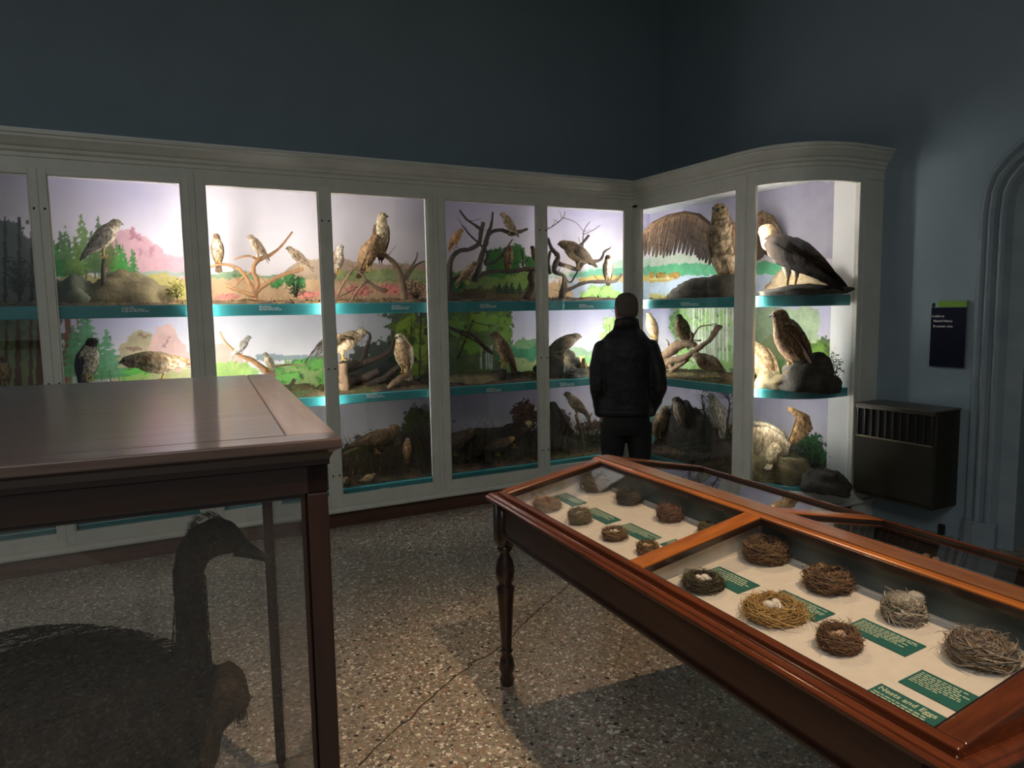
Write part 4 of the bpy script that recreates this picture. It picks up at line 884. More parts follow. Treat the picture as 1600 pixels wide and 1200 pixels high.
c = slopehit(1414, 966); g = G(); rs = random.Random(8)
g.ball(bp(c[0] + .002, c[1], .046), .040, .040, .017, 24, 12, jit=.05); g.ball(bp(c[0] + .030, c[1] - .012, .056), .020, .022, .014, 18, 10, jit=.06)
for i in range(500):
    a = rs.uniform(0, 6.28); r = .042 * math.sqrt(rs.random()); p0 = bp(c[0] + r * math.cos(a), c[1] + r * math.sin(a), .046 + .016 * math.sqrt(max(0, 1 - (r / .042) ** 2))); strand(g, p0, vec(math.cos(a), math.sin(a), .4), rs.uniform(.006, .016), .0006, .1)
g.build('down_tuft', M('white_down', (.62, .57, .48), (.42, .37, .3), scale=60, rough=.95, bump=.8, bscale=200), label='tuft of white down lying on top of the downy nest', cat='down', smooth=True)
# far side contents
shm = M('dusty_shell', (.42, .36, .28), (.26, .2, .16), scale=60, rough=.6)
for (x, y, r, lab) in ((1.0, -1.36, .028, 'pale shell-like egg fragment nearest the wall heater in the far half of the table'),):
    rs = random.Random(3); g = G()
    for i in range(120):
        a = rs.uniform(0, 6.28); q = .05 * math.sqrt(rs.random()); pz = bz(TWD - x) + rs.uniform(.002, .02); kq = rs.uniform(.5, 1.3); g.col = (.2 * kq, .14 * kq, .1 * kq); p0 = tw(x + q * math.cos(a), y + q * math.sin(a), pz); g.tube([p0, p0 + vec(rs.uniform(-.03, .03), rs.uniform(-.03, .03), rs.uniform(-.004, .008))], [.0012, .0008], 3)
    g.build('bird_nest', NESTM, label='low scrappy nest in the shaded far half of the table', cat='nest')
    for k, (dx, dy) in enumerate(((-.02, .01), (.012, -.016), (.016, .02))):
        g = G(); g.ball(tw(x + dx, y + dy, bz(TWD - x) + .02), .016, .012, .012, jit=.03); g.build('egg', eggp, label='one of three dusty eggs in the shaded far half of the table', cat='egg', group='dusty eggs in the far half', smooth=True)
for k, (dx, lab) in enumerate(((0, 'left of two pale round eggs by the far cross rail'), (.05, 'right of two pale round eggs by the far cross rail'))):
    p = tw(.84, -.93 - dx, bz(TWD - .84) + .017); g = G(); g.ball(p, .022, .018, .018); g.build('egg', shm, label=lab, cat='egg', smooth=True)
# ================================================================== the visitor
def blend(pts, n=20):
    """rings from (centre, side half, front half, side axis, front axis)"""
    return [[np.array(c) + np.array(sx) * a * math.cos(2 * math.pi * k / n) + np.array(fy) * b * math.sin(2 * math.pi * k / n) for k in range(n)] for c, a, b, sx, fy in pts]
PF = vec(3.135, 4.14, 0); fa = math.radians(57)                  # facing direction
pfw = vec(math.cos(fa), math.sin(fa), 0); prt = vec(pfw[1], -pfw[0], 0); UPV = vec(0, 0, 1)
def pp(r, f, z): return PF + prt * r + pfw * f + UPV * z
MAN = thing('person', 'man in black jacket and trousers, back turned, standing before the corner of the cabinets', 'person', tuple(PF), 0)
blackcloth = M('black_jacket_cloth', (.012, .012, .013), (.007, .007, .008), scale=30, rough=.62, bump=.25, bscale=40, spec=.4)
blacktr = M('black_trouser_cloth', (.007, .007, .008), rough=.8)
skin = M('skin', (.40, .20, .13), (.34, .16, .10), scale=30, rough=.5, sss=.1)
def rem(o, vs=.007, it=4, f=.5):
    m = o.modifiers.new('remesh', 'REMESH'); m.mode = 'VOXEL'; m.voxel_size = vs; m.use_smooth_shade = True
    s_ = o.modifiers.new('smooth', 'SMOOTH'); s_.factor = f; s_.iterations = it
def limb(g, pts, rad, n=14, flat=None): g.tube(pts, rad, n, flat=flat)
g = G()
def tor(z, a, b, f=0, r=0): return (pp(r, f, z), a, b, prt, pfw)
g.loft(blend([tor(.92, .186, .135), tor(.94, .196, .145), tor(.99, .196, .148, .005), tor(1.06, .190, .145), tor(1.14, .186, .138, -.005), tor(1.24, .188, .134, -.01), tor(1.34, .188, .128, -.015), tor(1.41, .186, .118, -.015), tor(1.46, .166, .104, -.008), tor(1.505, .124, .088, .005), tor(1.54, .075, .072, .015)]))
for sg in (-1, 1):
    # sleeves: shoulder, elbow, wrist in the pocket
    sh = pp(sg * .168, -.01, 1.385); el = pp(sg * (.205 if sg < 0 else .232), -.045, 1.10); wr = pp(sg * .175, .10, .90)
    g.ball(sh, .070, .072, .066)
    limb(g, [sh, (sh + el) / 2 + prt * sg * .018, el, (el + wr) / 2 + prt * sg * .005, wr], [.070, .064, .056, .053, .048])
jk = g.build('jacket', blackcloth, parent=MAN, smooth=True); rem(jk, .009, 3)
tx = bpy.data.textures.new('cloth_folds', 'CLOUDS'); tx.noise_scale = .11; dm = jk.modifiers.new('disp', 'DISPLACE'); dm.texture = tx; dm.strength = .022; dm.mid_level = .5
g = G(); g.loft(blend([(pp(.005, .010, 1.515), .100, .084, prt, pfw - UPV * .25), (pp(.005, .012, 1.555), .090, .082, prt, pfw - UPV * .3), (pp(.005, .014, 1.585), .086, .082, prt, pfw - UPV * .3), (pp(.005, .014, 1.585), .080, .076, prt, pfw - UPV * .3), (pp(.005, .012, 1.53), .078, .07, prt, pfw - UPV * .2)], 24)); g.build('jacket_collar', blackcloth, parent=MAN, smooth=True)
g = G(); g.loft(blend([(pp(0, 0, .905), .192, .140, prt, pfw), (pp(0, 0, .915), .200, .150, prt, pfw), (pp(0, 0, .95), .200, .150, prt, pfw), (pp(0, 0, .955), .19, .14, prt, pfw)], 28)); g.build('jacket_hem', blackcloth, parent=MAN, smooth=True)
g = G(); g.loft(blend([tor(.98, .16, .12), tor(.90, .172, .128), tor(.82, .170, .13), tor(.76, .15, .11)]))
for sg in (-1, 1):
    hp = pp(sg * .092, 0, .84); kn = pp(sg * .105, .02, .47); an = pp(sg * .108, -.02, .09)
    limb(g, [hp, (hp + kn) / 2, kn, (kn + an) / 2 + pfw * -.008, an, an - UPV * .04], [.098, .088, .068, .062, .056, .058], 16)
tr = g.build('trousers', blacktr, parent=MAN, smooth=True); rem(tr, .009, 3)
# head, neck, arms and hands as one surface
hy = math.radians(20); hf = pfw * math.cos(hy) - prt * math.sin(hy); hs = vec(hf[1], -hf[0], 0)        # head turned slightly to his left
HC = pp(0, .03, 1.665)
g = G()
def hr(z, a, b, f): return (HC + hf * f + UPV * z, a, b, hs, hf)
g.loft(blend([(pp(0, .0, 1.44), .062, .062, prt, pfw), (pp(0, .01, 1.50), .060, .062, prt, pfw), (pp(0, .015, 1.55), .060, .066, hs, hf), hr(-.09, .060, .078, .0), hr(-.07, .066, .088, .005), hr(-.04, .072, .096, .002), hr(0, .077, .100, 0), hr(.04, .078, .100, -.004), hr(.075, .070, .090, -.008), hr(.10, .050, .066, -.01), hr(.113, .022, .03, -.01)], 24))
g.loft(blend([(HC + hf * .10 - UPV * .02, .009, .006, hs, UPV), (HC + hf * .118 - UPV * .028, .013, .010, hs, UPV), (HC + hf * .112 - UPV * .04, .012, .004, hs, UPV)], 10))         # nose
g.ball(HC + hf * .070 - UPV * .095, .034, .034, .022)                                               # chin
g.ball(HC + hf * .088 - UPV * .066, .022, .016, .008); g.ball(HC + hf * .086 - UPV * .075, .02, .014, .008)   # lips
g.ball(HC + hf * .085 + UPV * .018, .045, .022, .010)                                               # brow
for sg in (-1, 1):
    e0 = HC + hs * sg * .079 - UPV * .005 - hf * .005
    g.loft(blend([(e0 - hf * .014 - UPV * .028, .006, .004, hs, UPV), (e0 + UPV * 0 - hf * .004, .012, .026, hs, hf * .5 + UPV * .9), (e0 + hs * sg * .010 + UPV * .004 - hf * .012, .006, .032, hs, hf * .4 + UPV * .9)], 12))
    # forearm, palm and five fingers resting in front
    el = pp(sg * (.205 if sg < 0 else .232), -.045, 1.10); wr = pp(sg * .17, .11, .89); sh = pp(sg * .16, 0, 1.35)
    limb(g, [sh, (sh + el) / 2, el, (el + wr) / 2, wr], [.05, .042, .036, .032, .026], 10)
    fd = pfw * .35 - prt * sg * .35 - UPV * .87; fd /= np.linalg.norm(fd); sd = np.cross(fd, prt * sg); sd /= np.linalg.norm(sd)
    pc = wr + fd * .05; limb(g, [wr, wr + fd * .03, wr + fd * .075, wr + fd * .092], [.026, .036, .040, .034], 12, flat=.5)
    for fi, (off, Lf) in enumerate(((-.030, .066), (-.010, .076), (.010, .072), (.029, .056))):
        b0 = wr + fd * .082 + sd * off; c1 = b0 + fd * Lf * .45 - prt * sg * .006; c2 = c1 + (fd * .75 - prt * sg * .66) * Lf * .32; c3 = c2 + (fd * .35 - prt * sg * .93) * Lf * .28
        limb(g, [b0 - fd * .02, b0, c1, c2, c3], [.0095, .0095, .0088, .0082, .0065], 8)
    t0 = wr + fd * .03 - sd * .03; limb(g, [t0, t0 + (fd * .6 - sd * .7) * .035, t0 + (fd * .9 - sd * .45) * .062, t0 + fd * .08 - sd * .03], [.014, .012, .010, .008], 8)
bd = g.build('body', skin, parent=MAN, smooth=True); rem(bd, .0055, 2)
hairm = M('short_dark_grey_hair', (.125, .10, .08), (.06, .05, .042), scale=120, rough=.9, bump=.5, bscale=400)
g = G(); g.loft(blend([(HC - UPV * .052 - hf * .022, .066, .078, hs, hf), (HC - UPV * .035 - hf * .018, .0745, .086, hs, hf), (HC - UPV * .0 - hf * .016, .0805, .092, hs, hf), (HC + UPV * .04 - hf * .012, .0815, .098, hs, hf), (HC + UPV * .078 - hf * .010, .0735, .092, hs, hf), (HC + UPV * .105 - hf * .010, .052, .068, hs, hf), (HC + UPV * .119 - hf * .010, .022, .03, hs, hf)], 24)); hh = g.build('hair', hairm, parent=MAN, smooth=True)
for sg in (-1, 1):
    g = G(); g.ball(HC + hf * .094 + hs * sg * .03 + UPV * .004, .012); g.build('eye', M('eyeball', (.7, .68, .64), rough=.2), parent=MAN, smooth=True)
g = G()
for sg in (-1, 1):
    g.tube([HC + hs * sg * .083 - hf * .02 + UPV * .012, HC + hs * sg * .083 + hf * .06 + UPV * .012, HC + hs * sg * .072 + hf * .112 + UPV * .010], .0017, 6)
    g.tube([HC + hf * .113 + hs * (sg * .036 + .026 * math.cos(t)) + UPV * (.002 + .019 * math.sin(t)) for t in [2 * math.pi * k / 16 for k in range(17)]], .0015, 6)
g.build('spectacles', M('dark_spectacle_frame', (.02, .02, .02), rough=.3), parent=MAN)
for sg in (-1, 1):
    a0 = pp(sg * .11, -.055, 0); g = G(); an_ = [(-.035, .042, .035), (0, .045, .04), (.06, .046, .04), (.12, .05, .034), (.18, .05, .026), (.225, .04, .02), (.245, .02, .012)]
    g.loft([[a0 + pfw * f + prt * (w * math.cos(t)) + UPV * max(0, hz_ + hz_ * math.sin(t) * 1.0) for t in [2 * math.pi * k / 16 for k in range(16)]] for f, w, hz_ in an_]); g.build('shoe', M('black_shoe_leather', (.012, .011, .01), rough=.3), parent=MAN, smooth=True)
def kcol(c, k): return tuple(x * k for x in c)
# ================================================================== stuffed birds
FEATH = M('barred_plumage', (1, 1, 1), (.46, .39, .31), scale=58, rough=.85, vcol=True, bump=.5, stretch=(1, 1, .5), bscale=110, contrast=(.40, .58), spec=.25)
BEAK = M('dark_beak', (.03, .026, .022), rough=.3); YEL = M('yellow_bird_leg', (.48, .30, .05), (.36, .22, .04), scale=60, rough=.5)
EYE = M('dark_glass_bead_eye', (.006, .005, .004), rough=.08)
def rotz(v, a): return vec(v[0] * math.cos(a) - v[1] * math.sin(a), v[0] * math.sin(a) + v[1] * math.cos(a), v[2])
def blade(g, root, tip, w, nrm_, th=.003, c0=(.1, .07, .04), c1=(.05, .035, .025), bend=0.0, n=5):
    """one flight feather: thin tapering lens between root and tip"""
    root, tip = np.array(root), np.array(tip); d = tip - root; L = np.linalg.norm(d); d = d / L; s = np.cross(d, nrm_); s /= np.linalg.norm(s); nn = np.cross(s, d)
    g.fl = True; rings = []; cols = []
    for t, wf in ((0, .5), (.25, .9), (.5, 1), (.75, .98), (.9, .8), (.97, .5), (1, .12)):
        ww = w * wf; p = root + d * L * t + nn * bend * L * (t - .5) ** 2 * -1
        rings.append([p + s * ww, p + nn * th, p - s * ww, p - nn * th]); c = tuple(a + (b - a) * t for a, b in zip(c0, c1)); bar = .92 + .16 * (int(t * 4) % 2 == 0); cols.append([tuple(x * bar for x in c)] * 2 + [tuple(x * .8 for x in c)] * 2)
    g.loft(rings, cols=cols); g.fl = False
def wing_fan(g, arm, trail, n, nrm_, w, c0, c1, rs, layers=((1, 1), (.62, 1), (.36, 1.1)), lead=.02):
    """spread wing: arm polyline (leading edge) and trailing polyline, feathers between"""
    arm = [np.array(a) for a in arm]; trail = [np.array(a) for a in trail]
    def at(pl, t):
        q = t * (len(pl) - 1); i = min(int(q), len(pl) - 2); return pl[i] + (pl[i + 1] - pl[i]) * (q - i)
    for li, (fr, ws) in enumerate(layers):
        m = int(n * (1 if li == 0 else 1.5))
        for k in range(m):
            t = (k + .5) / m; a = at(arm, min(1, t * 1.0)); b = at(trail, t); b = a + (b - a) * fr * rs.uniform(.95, 1.03); off = nrm_ * (.004 * li + (k % 2) * .0015)
            kk = rs.uniform(.9, 1.12) if li == 0 else rs.uniform(.65, 1.35); cc = tuple(x * (1 + .35 * li) * kk for x in c0); cd = tuple(x * (1 + .25 * li) * kk for x in c1)
            blade(g, a + off, b + off, w * ws * rs.uniform(.9, 1.1), nrm_, .0013, cc, cd, .12)
    g.col = c0; g.tube(arm, [lead * 1.5] + [lead] * (len(arm) - 2) + [lead * .35], 10, flat=.8)
def densify(c, k):
    out = []
    for i in range(len(c) - 1):
        for j in range(k):
            t = j / k; a, b = c[i], c[i + 1]; ax = np.array(a[3]) * (1 - t) + np.array(b[3]) * t; out.append((a[0] * (1 - t) + b[0] * t, a[1] + (b[1] - a[1]) * t, a[2] + (b[2] - a[2]) * t, ax))
    out.append(c[-1]); return out
def bird(name, label, wall, foot, head, dep, psi, lean, back, breast, headc=None, tail=.34, cap=None, turn=0, legc=None, wings=None, cat='bird', fat=1.0, seed=None, neck=None, bars=0, tdrop=8, minz=None, group=None, beakl=1.0, hs=1.0, legl=0.0, nk=0.0):
    F_ = W(wall, foot[0], foot[1], dep); Hp = W(wall, head[0], head[1], dep)
    if minz is not None and F_[2] < minz: F_[2] = minz
    Ht = max(.06, Hp[2] - F_[2]); er = vec(1, 0, 0) if wall == 'L' else vec(0, -1, 0); ev = vec(0, -1, 0) if wall == 'L' else vec(-1, 0, 0)
    a = math.radians(psi); X = er * math.cos(a) + ev * math.sin(a); Y = vec(-X[1], X[0], 0); Z = vec(0, 0, 1); la = math.radians(lean)
    u = X * math.cos(la) + Z * math.sin(la); v = -X * math.sin(la) + Z * math.cos(la)
    nb = math.radians(neck if neck is not None else max(lean, 55)); nd = X * math.cos(nb) + Z * math.sin(nb)
    rs = random.Random(seed if seed is not None else int(foot[0] * 7 + foot[1])); headc = headc or back; legc = legc or YEL
    z0 = .16 * math.cos(la) + .24 * math.sin(la) + .09 + legl
    hc = u * .35 + nd * (.105 + nk); maxz = z0 + hc[2] + .10 * hs; S_ = Ht / maxz
    O = F_ + Z * z0 * S_ + X * (-.02 * S_)
    P_ = lambda p: O + np.array(p) * S_
    g = G(); N_ = 24; back, breast, headc = [tuple(x * k for x in c) for c, k in ((back, 1.55), (breast, 1.35), (headc, 1.4))]
    rings = []; cols = []
    ts = [(-.36, .02, .02, 0), (-.33, .06, .05, 0), (-.25, .105, .09, 0), (-.12, .155, .15, 0), (.02, .185, .18, 0), (.14, .182, .18, 0), (.25, .16, .16, .005), (.32, .128, .13, .01)]
    ctr = [(u * t + v * o, w * fat, d * fat, u) for t, w, d, o in ts]
    n1 = u * .36 + nd * .015; ctr.append((n1, .118 * hs, .118 * hs, (u + nd) / 2)); ctr.append((u * .355 + nd * .06, .105 * hs, .108 * hs, nd)); ctr.append((hc, .100 * hs, .104 * hs, nd)); ctr.append((hc + nd * .05 * hs, .083 * hs, .086 * hs, nd)); ctr.append((hc + nd * .084 * hs, .045 * hs, .048 * hs, nd)); ctr.append((hc + nd * .098 * hs, .006, .006, nd))
    ctr = densify(ctr, 3)
    for i, (c, w, d, ax) in enumerate(ctr):
        vv = np.cross(ax, Y); vv /= np.linalg.norm(vv)
        if vv @ (v if i < 24 else (-X + Z * .2)) < 0: vv = -vv
        rr = []; cc = []
        for k in range(N_):
            th = 2 * math.pi * k / N_; s_ = math.sin(th); j = 1 + rs.uniform(-.02, .02)
            rr.append(P_(c + Y * w * math.cos(th) * j + vv * d * s_ * j)); dorsal = s_ > .15
            col = back if dorsal else breast
            if i >= 26: col = headc if (s_ > -.35 or cap is None) else breast
            if cap is not None and i >= 33: col = cap
            m = rs.uniform(.55, 1.3)
            if bars and not dorsal and i < 26: m *= (1 - bars) if rs.random() < .45 else 1
            if dorsal and rs.random() < .2: m *= 1.5
            cc.append(tuple(x * m for x in col))
        rings.append(rr); cols.append(cc)
    g.loft(rings, cols=cols)
    hd = rotz(X, math.radians(turn)); hsd = vec(-hd[1], hd[0], 0); hcw = P_(hc)
    g.col = tuple(headc); g.ball(hcw + hd * .032 * S_ * hs + Z * .012 * S_, .092 * S_ * hs, .088 * S_ * hs, .082 * S_ * hs, 14, 9)
    # folded wings
    if wings != 'none':
        for sg in (-1, 1):
            if wings in ('left', 'right', 'both') and (wings == 'both' or (wings == 'left') == (sg > 0)): continue
            rr = []; cc = []
            for t, lat, dv, tw_, hh in ((.31, .10, .02, .012, .03), (.26, .125, .02, .035, .09), (.13, .148 * fat, .02, .045, .135), (-.05, .150 * fat, .02, .042, .135), (-.22, .125 * fat, .03, .032, .10), (-.38, .075, .045, .02, .06), (-.50, .035, .05, .012, .035), (-.60, .015, .05, .004, .01)):
                c = u * t + Y * sg * lat + v * dv; r1 = []; c1 = []
                for k in range(12):
                    th = 2 * math.pi * k / 12; r1.append(P_(c + Y * sg * tw_ * math.cos(th) + v * hh * math.sin(th))); m = rs.uniform(.5, 1.3) * (1 - .35 * max(0, -t))
                    c1.append(tuple(x * m for x in back))
                rr.append(r1); cc.append(c1)
            g.loft(rr, cols=cc)
            for q in range(5):       # primaries showing at the wing edge
                p0 = u * (-.1 - q * .04) + Y * sg * (.12 - q * .012) * fat + v * (-.03 + q * .012); p1 = u * (-.5 - q * .03) + Y * sg * .03 + v * .03
                blade(g, P_(p0), P_(p1), .02 * S_, Y * sg, .004 * S_, tuple(x * .8 for x in back), tuple(x * .5 for x in back))
    # tail
    td = math.radians(tdrop); tdir = -(u * math.cos(td) + v * math.sin(td))
    for q in range(7):
        f_ = (q - 3) / 3; p0 = -u * .26 + Y * f_ * .03 - v * .01 + v * .004 * abs(f_) * -1; p1 = -u * .26 + tdir * tail * (1 - .08 * abs(f_)) + Y * f_ * .075 * (tail / .34)
        blade(g, P_(p0), P_(p1), .026 * S_, v, .004 * S_, tuple(x * rs.uniform(.8, 1.05) for x in back), tuple(x * rs.uniform(.6, .8) for x in back))
    # legs, toes, beak, eyes
    for sg in (-1, 1):
        hip = -u * .04 + Y * sg * .07 - v * .09; ft = F_ + Y * sg * .055 * S_; kn = (P_(hip) + ft) / 2 - X * .02 * S_
        g.mi = 0; g.col = tuple(x * .9 for x in breast); g.tube([P_(-u * .02 + Y * sg * .07 - v * .03), P_(hip), (P_(hip) + kn) / 2, kn], [.075 * S_, .07 * S_, .045 * S_, .022 * S_], 10)
        g.mi = 1; g.tube([kn, (kn + ft) / 2, ft + Z * .008 * S_], [.020 * S_, .015 * S_, .015 * S_], 7)
        for da in (-.5, 0, .5, math.pi):
            dd = rotz(X, da); g.tube([ft + Z * .010 * S_, ft + dd * .035 * S_ + Z * .016 * S_, ft + dd * .066 * S_ - Z * .004 * S_], [.013 * S_, .011 * S_, .004 * S_], 6)
    g.mi = 2; b0 = hcw + hd * .105 * S_ * hs; bl = beakl * hs * S_
    g.tube([b0 - hd * .012 * S_, b0 + hd * .018 * bl + Z * .004 * bl, b0 + hd * .040 * bl - Z * .006 * bl, b0 + hd * .048 * bl - Z * .030 * bl], [.034 * bl, .026 * bl, .015 * bl, .002 * bl], 9)
    g.mi = 3
    for sg in (-1, 1): g.ball(hcw + hd * .082 * S_ * hs + hsd * sg * .062 * S_ * hs + Z * .026 * S_, .0175 * S_ * hs, n=8, m=6)
    g.mi = 0
    fr = dict(P=P_, u=u, v=v, X=X, Y=Y, Z=Z, S=S_, F=F_, g=g, rs=rs, hd=hd)
    def finish(): return g.build(name, [FEATH, legc, BEAK, EYE], base=tuple(F_), label=label, cat=cat, smooth=True, group=group)
    if wings in ('both', 'left', 'right', 'custom'): return fr, finish
    return finish()
WH = (.62, .56, .46); CRM = (.50, .40, .27); BRN = (.14, .085, .045); DBR = (.065, .042, .026); GRY = (.26, .24, .22); LGR = (.42, .40, .36); RUF = (.30, .15, .06); BUF = (.42, .28, .14); BLK = (.03, .028, .028); TAN2 = (.26, .17, .09)
ORL = M('orange_bird_leg', (.45, .15, .04), rough=.5)
UZ, MZ, LZ = 1.75, 1.03, .285
# --- upper shelf, long cabinet
bird('gyrfalcon', 'pale grey-winged falcon on a tall post before the pink mountain mural', 'L', (162, 403), (173, 341), 5.72, -12, 50, (.22, .20, .165), (.55, .49, .36), (.30, .27, .2), tail=.30, seed=1, tdrop=0)
bird('falcon', 'streaked brown falcon facing out on the left end of the forked branch', 'L', (341, 411), (340, 365), 5.72, 98, 76, BRN, (.40, .33, .22), BRN, bars=.6, tail=.42, turn=-30, seed=2, tdrop=14)
bird('falcon', 'brown falcon perched at the centre of the forked branch looking left', 'L', (404, 403), (398, 366), 5.70, 200, 56, (.20, .15, .10), (.45, .37, .25), (.3, .24, .17), tail=.42, seed=3)
bird('falcon', 'brown falcon leaning left on the right end of the forked branch', 'L', (468, 419), (457, 384), 5.72, 190, 42, (.22, .16, .11), (.46, .38, .26), (.25, .2, .14), tail=.44, seed=4)
bird('goshawk', 'pale-breasted hawk partly hidden behind the door stile left of the two large hawks', 'L', (528, 428), (522, 382), 5.74, 60, 70, (.17, .13, .10), (.42, .36, .28), GRY, bars=.4, tail=.3, seed=5)
bird('brown_hawk', 'stocky brown hawk looking out, lower of the two large hawks', 'L', (577, 424), (567, 366), 5.68, 62, 58, (.20, .12, .06), (.24, .15, .075), (.24, .15, .08), tail=.40, fat=1.05, turn=30, seed=6, tdrop=-4)
bird('pale_hawk', 'tall cream-breasted hawk with brown wings, upper of the two large hawks', 'L', (597, 397), (588, 332), 5.72, 96, 74, (.12, .075, .045), (.55, .46, .30), (.50, .42, .28), tail=.26, turn=55, fat=.95, seed=7)
bird('kestrel', 'small rufous kestrel on the left arm of the dark branch', 'L', (713, 387), (722, 357), 5.72, -5, 55, (.34, .18, .07), (.38, .26, .13), RUF, tail=.44, seed=8)
bird('mottled_hawk', 'mottled cream hawk perched highest on the dark branch', 'L', (796, 366), (788, 331), 5.72, 205, 58, (.26, .20, .13), (.52, .43, .28), (.4, .32, .2), bars=.5, tail=.22, seed=9)
bird('brown_hawk', 'brown hawk facing out before the painted dark tree', 'L', (795, 419), (798, 384), 5.72, 100, 66, (.15, .09, .05), (.24, .16, .09), BRN, bars=.4, seed=10)
bird('brown_hawk', 'brown hawk leaning low at the foot of the dark branch', 'L', (731, 444), (745, 408), 5.68, 10, 46, (.18, .12, .07), (.3, .22, .13), (.14, .09, .05), tail=.4, seed=11)
bird('small_falcon', 'small dark falcon at the right edge of the dark branch pane', 'L', (836, 411), (834, 384), 5.72, 170, 66, DBR, (.2, .14, .08), DBR, seed=12)
bird('tawny_hawk', 'hunched tawny hawk bending left on the tangled branch in the end pane', 'L', (902, 420), (884, 375), 5.72, 186, 34, (.14, .10, .06), (.34, .26, .16), (.26, .2, .12), neck=15, tail=.18, fat=1.1, seed=13)
bird('sparrowhawk', 'white-bellied hawk standing at the tip of the tangled branch in the end pane', 'L', (950, 438), (951, 398), 5.70, 128, 78, (.13, .09, .06), (.56, .50, .38), (.12, .085, .06), tail=.30, turn=30, seed=14)
# --- middle shelf, long cabinet
bird('brown_owl', 'brown bird cut by the left edge of the picture on the middle shelf', 'L', (8, 603), (8, 556), 5.68, 80, 70, BRN, (.26, .18, .09), minz=MZ + .06, seed=15)
bird('peregrine_falcon', 'large dark-capped peregrine with a barred white breast before painted conifers', 'L', (140, 596), (145, 527), 5.64, 52, 68, (.035, .035, .038), (.50, .45, .36), (.05, .045, .045), bars=.5, tail=.36, fat=1.08, seed=16, minz=MZ + .03, turn=10)
f, fin = bird('crouching_falcon', 'speckled buff falcon crouched low with its wings half open beside the peregrine', 'L', (252, 594), (214, 555), 5.66, 182, 8, (.28, .19, .11), (.52, .42, .28), (.2, .15, .11), neck=-5, tail=.40, wings='left', bars=.5, seed=17, minz=MZ + .05)
wing_fan(f['g'], [f['P'](f['u'] * .25 - f['Y'] * .13), f['P'](f['u'] * .1 - f['Y'] * .3 + f['Z'] * .05), f['P'](-f['u'] * .05 - f['Y'] * .42 + f['Z'] * .02)], [f['P'](-f['u'] * .3 - f['Y'] * .14), f['P'](-f['u'] * .5 - f['Y'] * .26), f['P'](-f['u'] * .75 - f['Y'] * .34)], 9, f['Z'], .010, (.26, .18, .10), (.14, .09, .06), f['rs'], lead=.010); fin()
bird('kestrel', 'small grey kestrel with orange feet on the sloping branch', 'L', (378, 556), (384, 524), 5.70, 5, 50, (.30, .28, .26), (.36, .33, .29), (.3, .28, .26), tail=.46, legc=ORL, seed=18)
bird('kestrel', 'small cream-streaked kestrel low on the stump beside the sloping branch', 'L', (421, 579), (415, 550), 5.66, 150, 66, (.20, .17, .14), (.56, .46, .30), (.2, .17, .14), bars=.5, legc=ORL, seed=19, minz=MZ + .02)
f, fin = bird('buzzard', 'pale buzzard with raised dark-tipped wings leaning right beside the door stile', 'L', (537, 563), (549, 513), 5.66, 4, 26, (.24, .17, .10), (.54, .42, .27), (.52, .42, .28), tail=.34, wings='both', neck=35, seed=20, minz=MZ + .07)
for sg in (-1, 1):
    wing_fan(f['g'], [f['P'](f['u'] * .22 + f['Y'] * .12 * sg), f['P'](f['Y'] * .28 * sg + f['v'] * .22), f['P'](-f['u'] * .28 + f['Y'] * .34 * sg + f['v'] * .22)], [f['P'](-f['u'] * .25 + f['Y'] * .12 * sg), f['P'](-f['u'] * .5 + f['Y'] * .2 * sg), f['P'](-f['u'] * .92 + f['Y'] * .26 * sg - f['v'] * .02)], 11, f['v'], .012, (.34, .24, .14), (.04, .03, .025), f['rs'], lead=.014)
fin()
bird('white_hawk', 'tall cream-white hawk with a dark belly on a broken log', 'L', (632, 582), (621, 520), 5.62, 128, 62, (.56, .48, .33), (.32, .22, .12), (.50, .42, .28), tail=.40, fat=1.05, turn=-28, seed=21, minz=MZ + .06)
bird('harrier', 'slender dark brown hawk turned away before painted trees', 'L', (787, 573), (768, 518), 5.64, 186, 62, (.10, .065, .035), (.33, .24, .13), (.14, .09, .05), tail=.5, seed=22, minz=MZ + .03)
bird('kite', 'large grey-brown kite leaning forward over dark rocks on the middle shelf', 'L', (880, 560), (906, 520), 5.66, 0, 26, (.12, .10, .075), (.27, .21, .14), (.26, .22, .16), neck=20, tail=.42, beakl=1.3, seed=23, minz=MZ + .05)
bird('chick', 'small upright brown bird on the ground right of the kite', 'L', (912, 588), (911, 559), 5.64, 120, 80, (.22, .15, .08), (.34, .25, .14), tail=.15, seed=24, minz=MZ + .012)
# --- lower shelf, long cabinet
bird('marsh_harrier', 'long brown bird sitting low among dark grasses on the lower shelf', 'L', (590, 708), (603, 664), 5.66, 2, 14, (.12, .08, .045), (.20, .13, .07), (.2, .12, .06), neck=60, tail=.55, fat=.9, seed=25, minz=LZ + .12)
bird('grey_harrier', 'rounded grey bird turned away behind the long brown bird', 'L', (619, 706), (617, 664), 5.80, 250, 70, (.17, .15, .12), (.17, .15, .12), seed=26, minz=LZ + .1)
bird('owlet', 'small orange-breasted young bird among the dark grasses', 'L', (637, 716), (633, 684), 5.62, 90, 80, (.24, .15, .09), (.40, .24, .13), (.42, .34, .22), seed=27, minz=LZ + .06)
bird('quail', 'crouching brown speckled bird in the lower left corner of the second door', 'L', (540, 762), (541, 743), 5.56, 90, 20, (.20, .13, .07), (.26, .17, .1), tail=.1, fat=1.2, seed=28, minz=LZ)
bird('quail', 'crouching buff speckled bird at the front of the lower shelf', 'L', (574, 760), (578, 739), 5.56, 20, 22, (.22, .14, .07), (.34, .24, .14), tail=.2, fat=1.2, seed=29, minz=LZ)
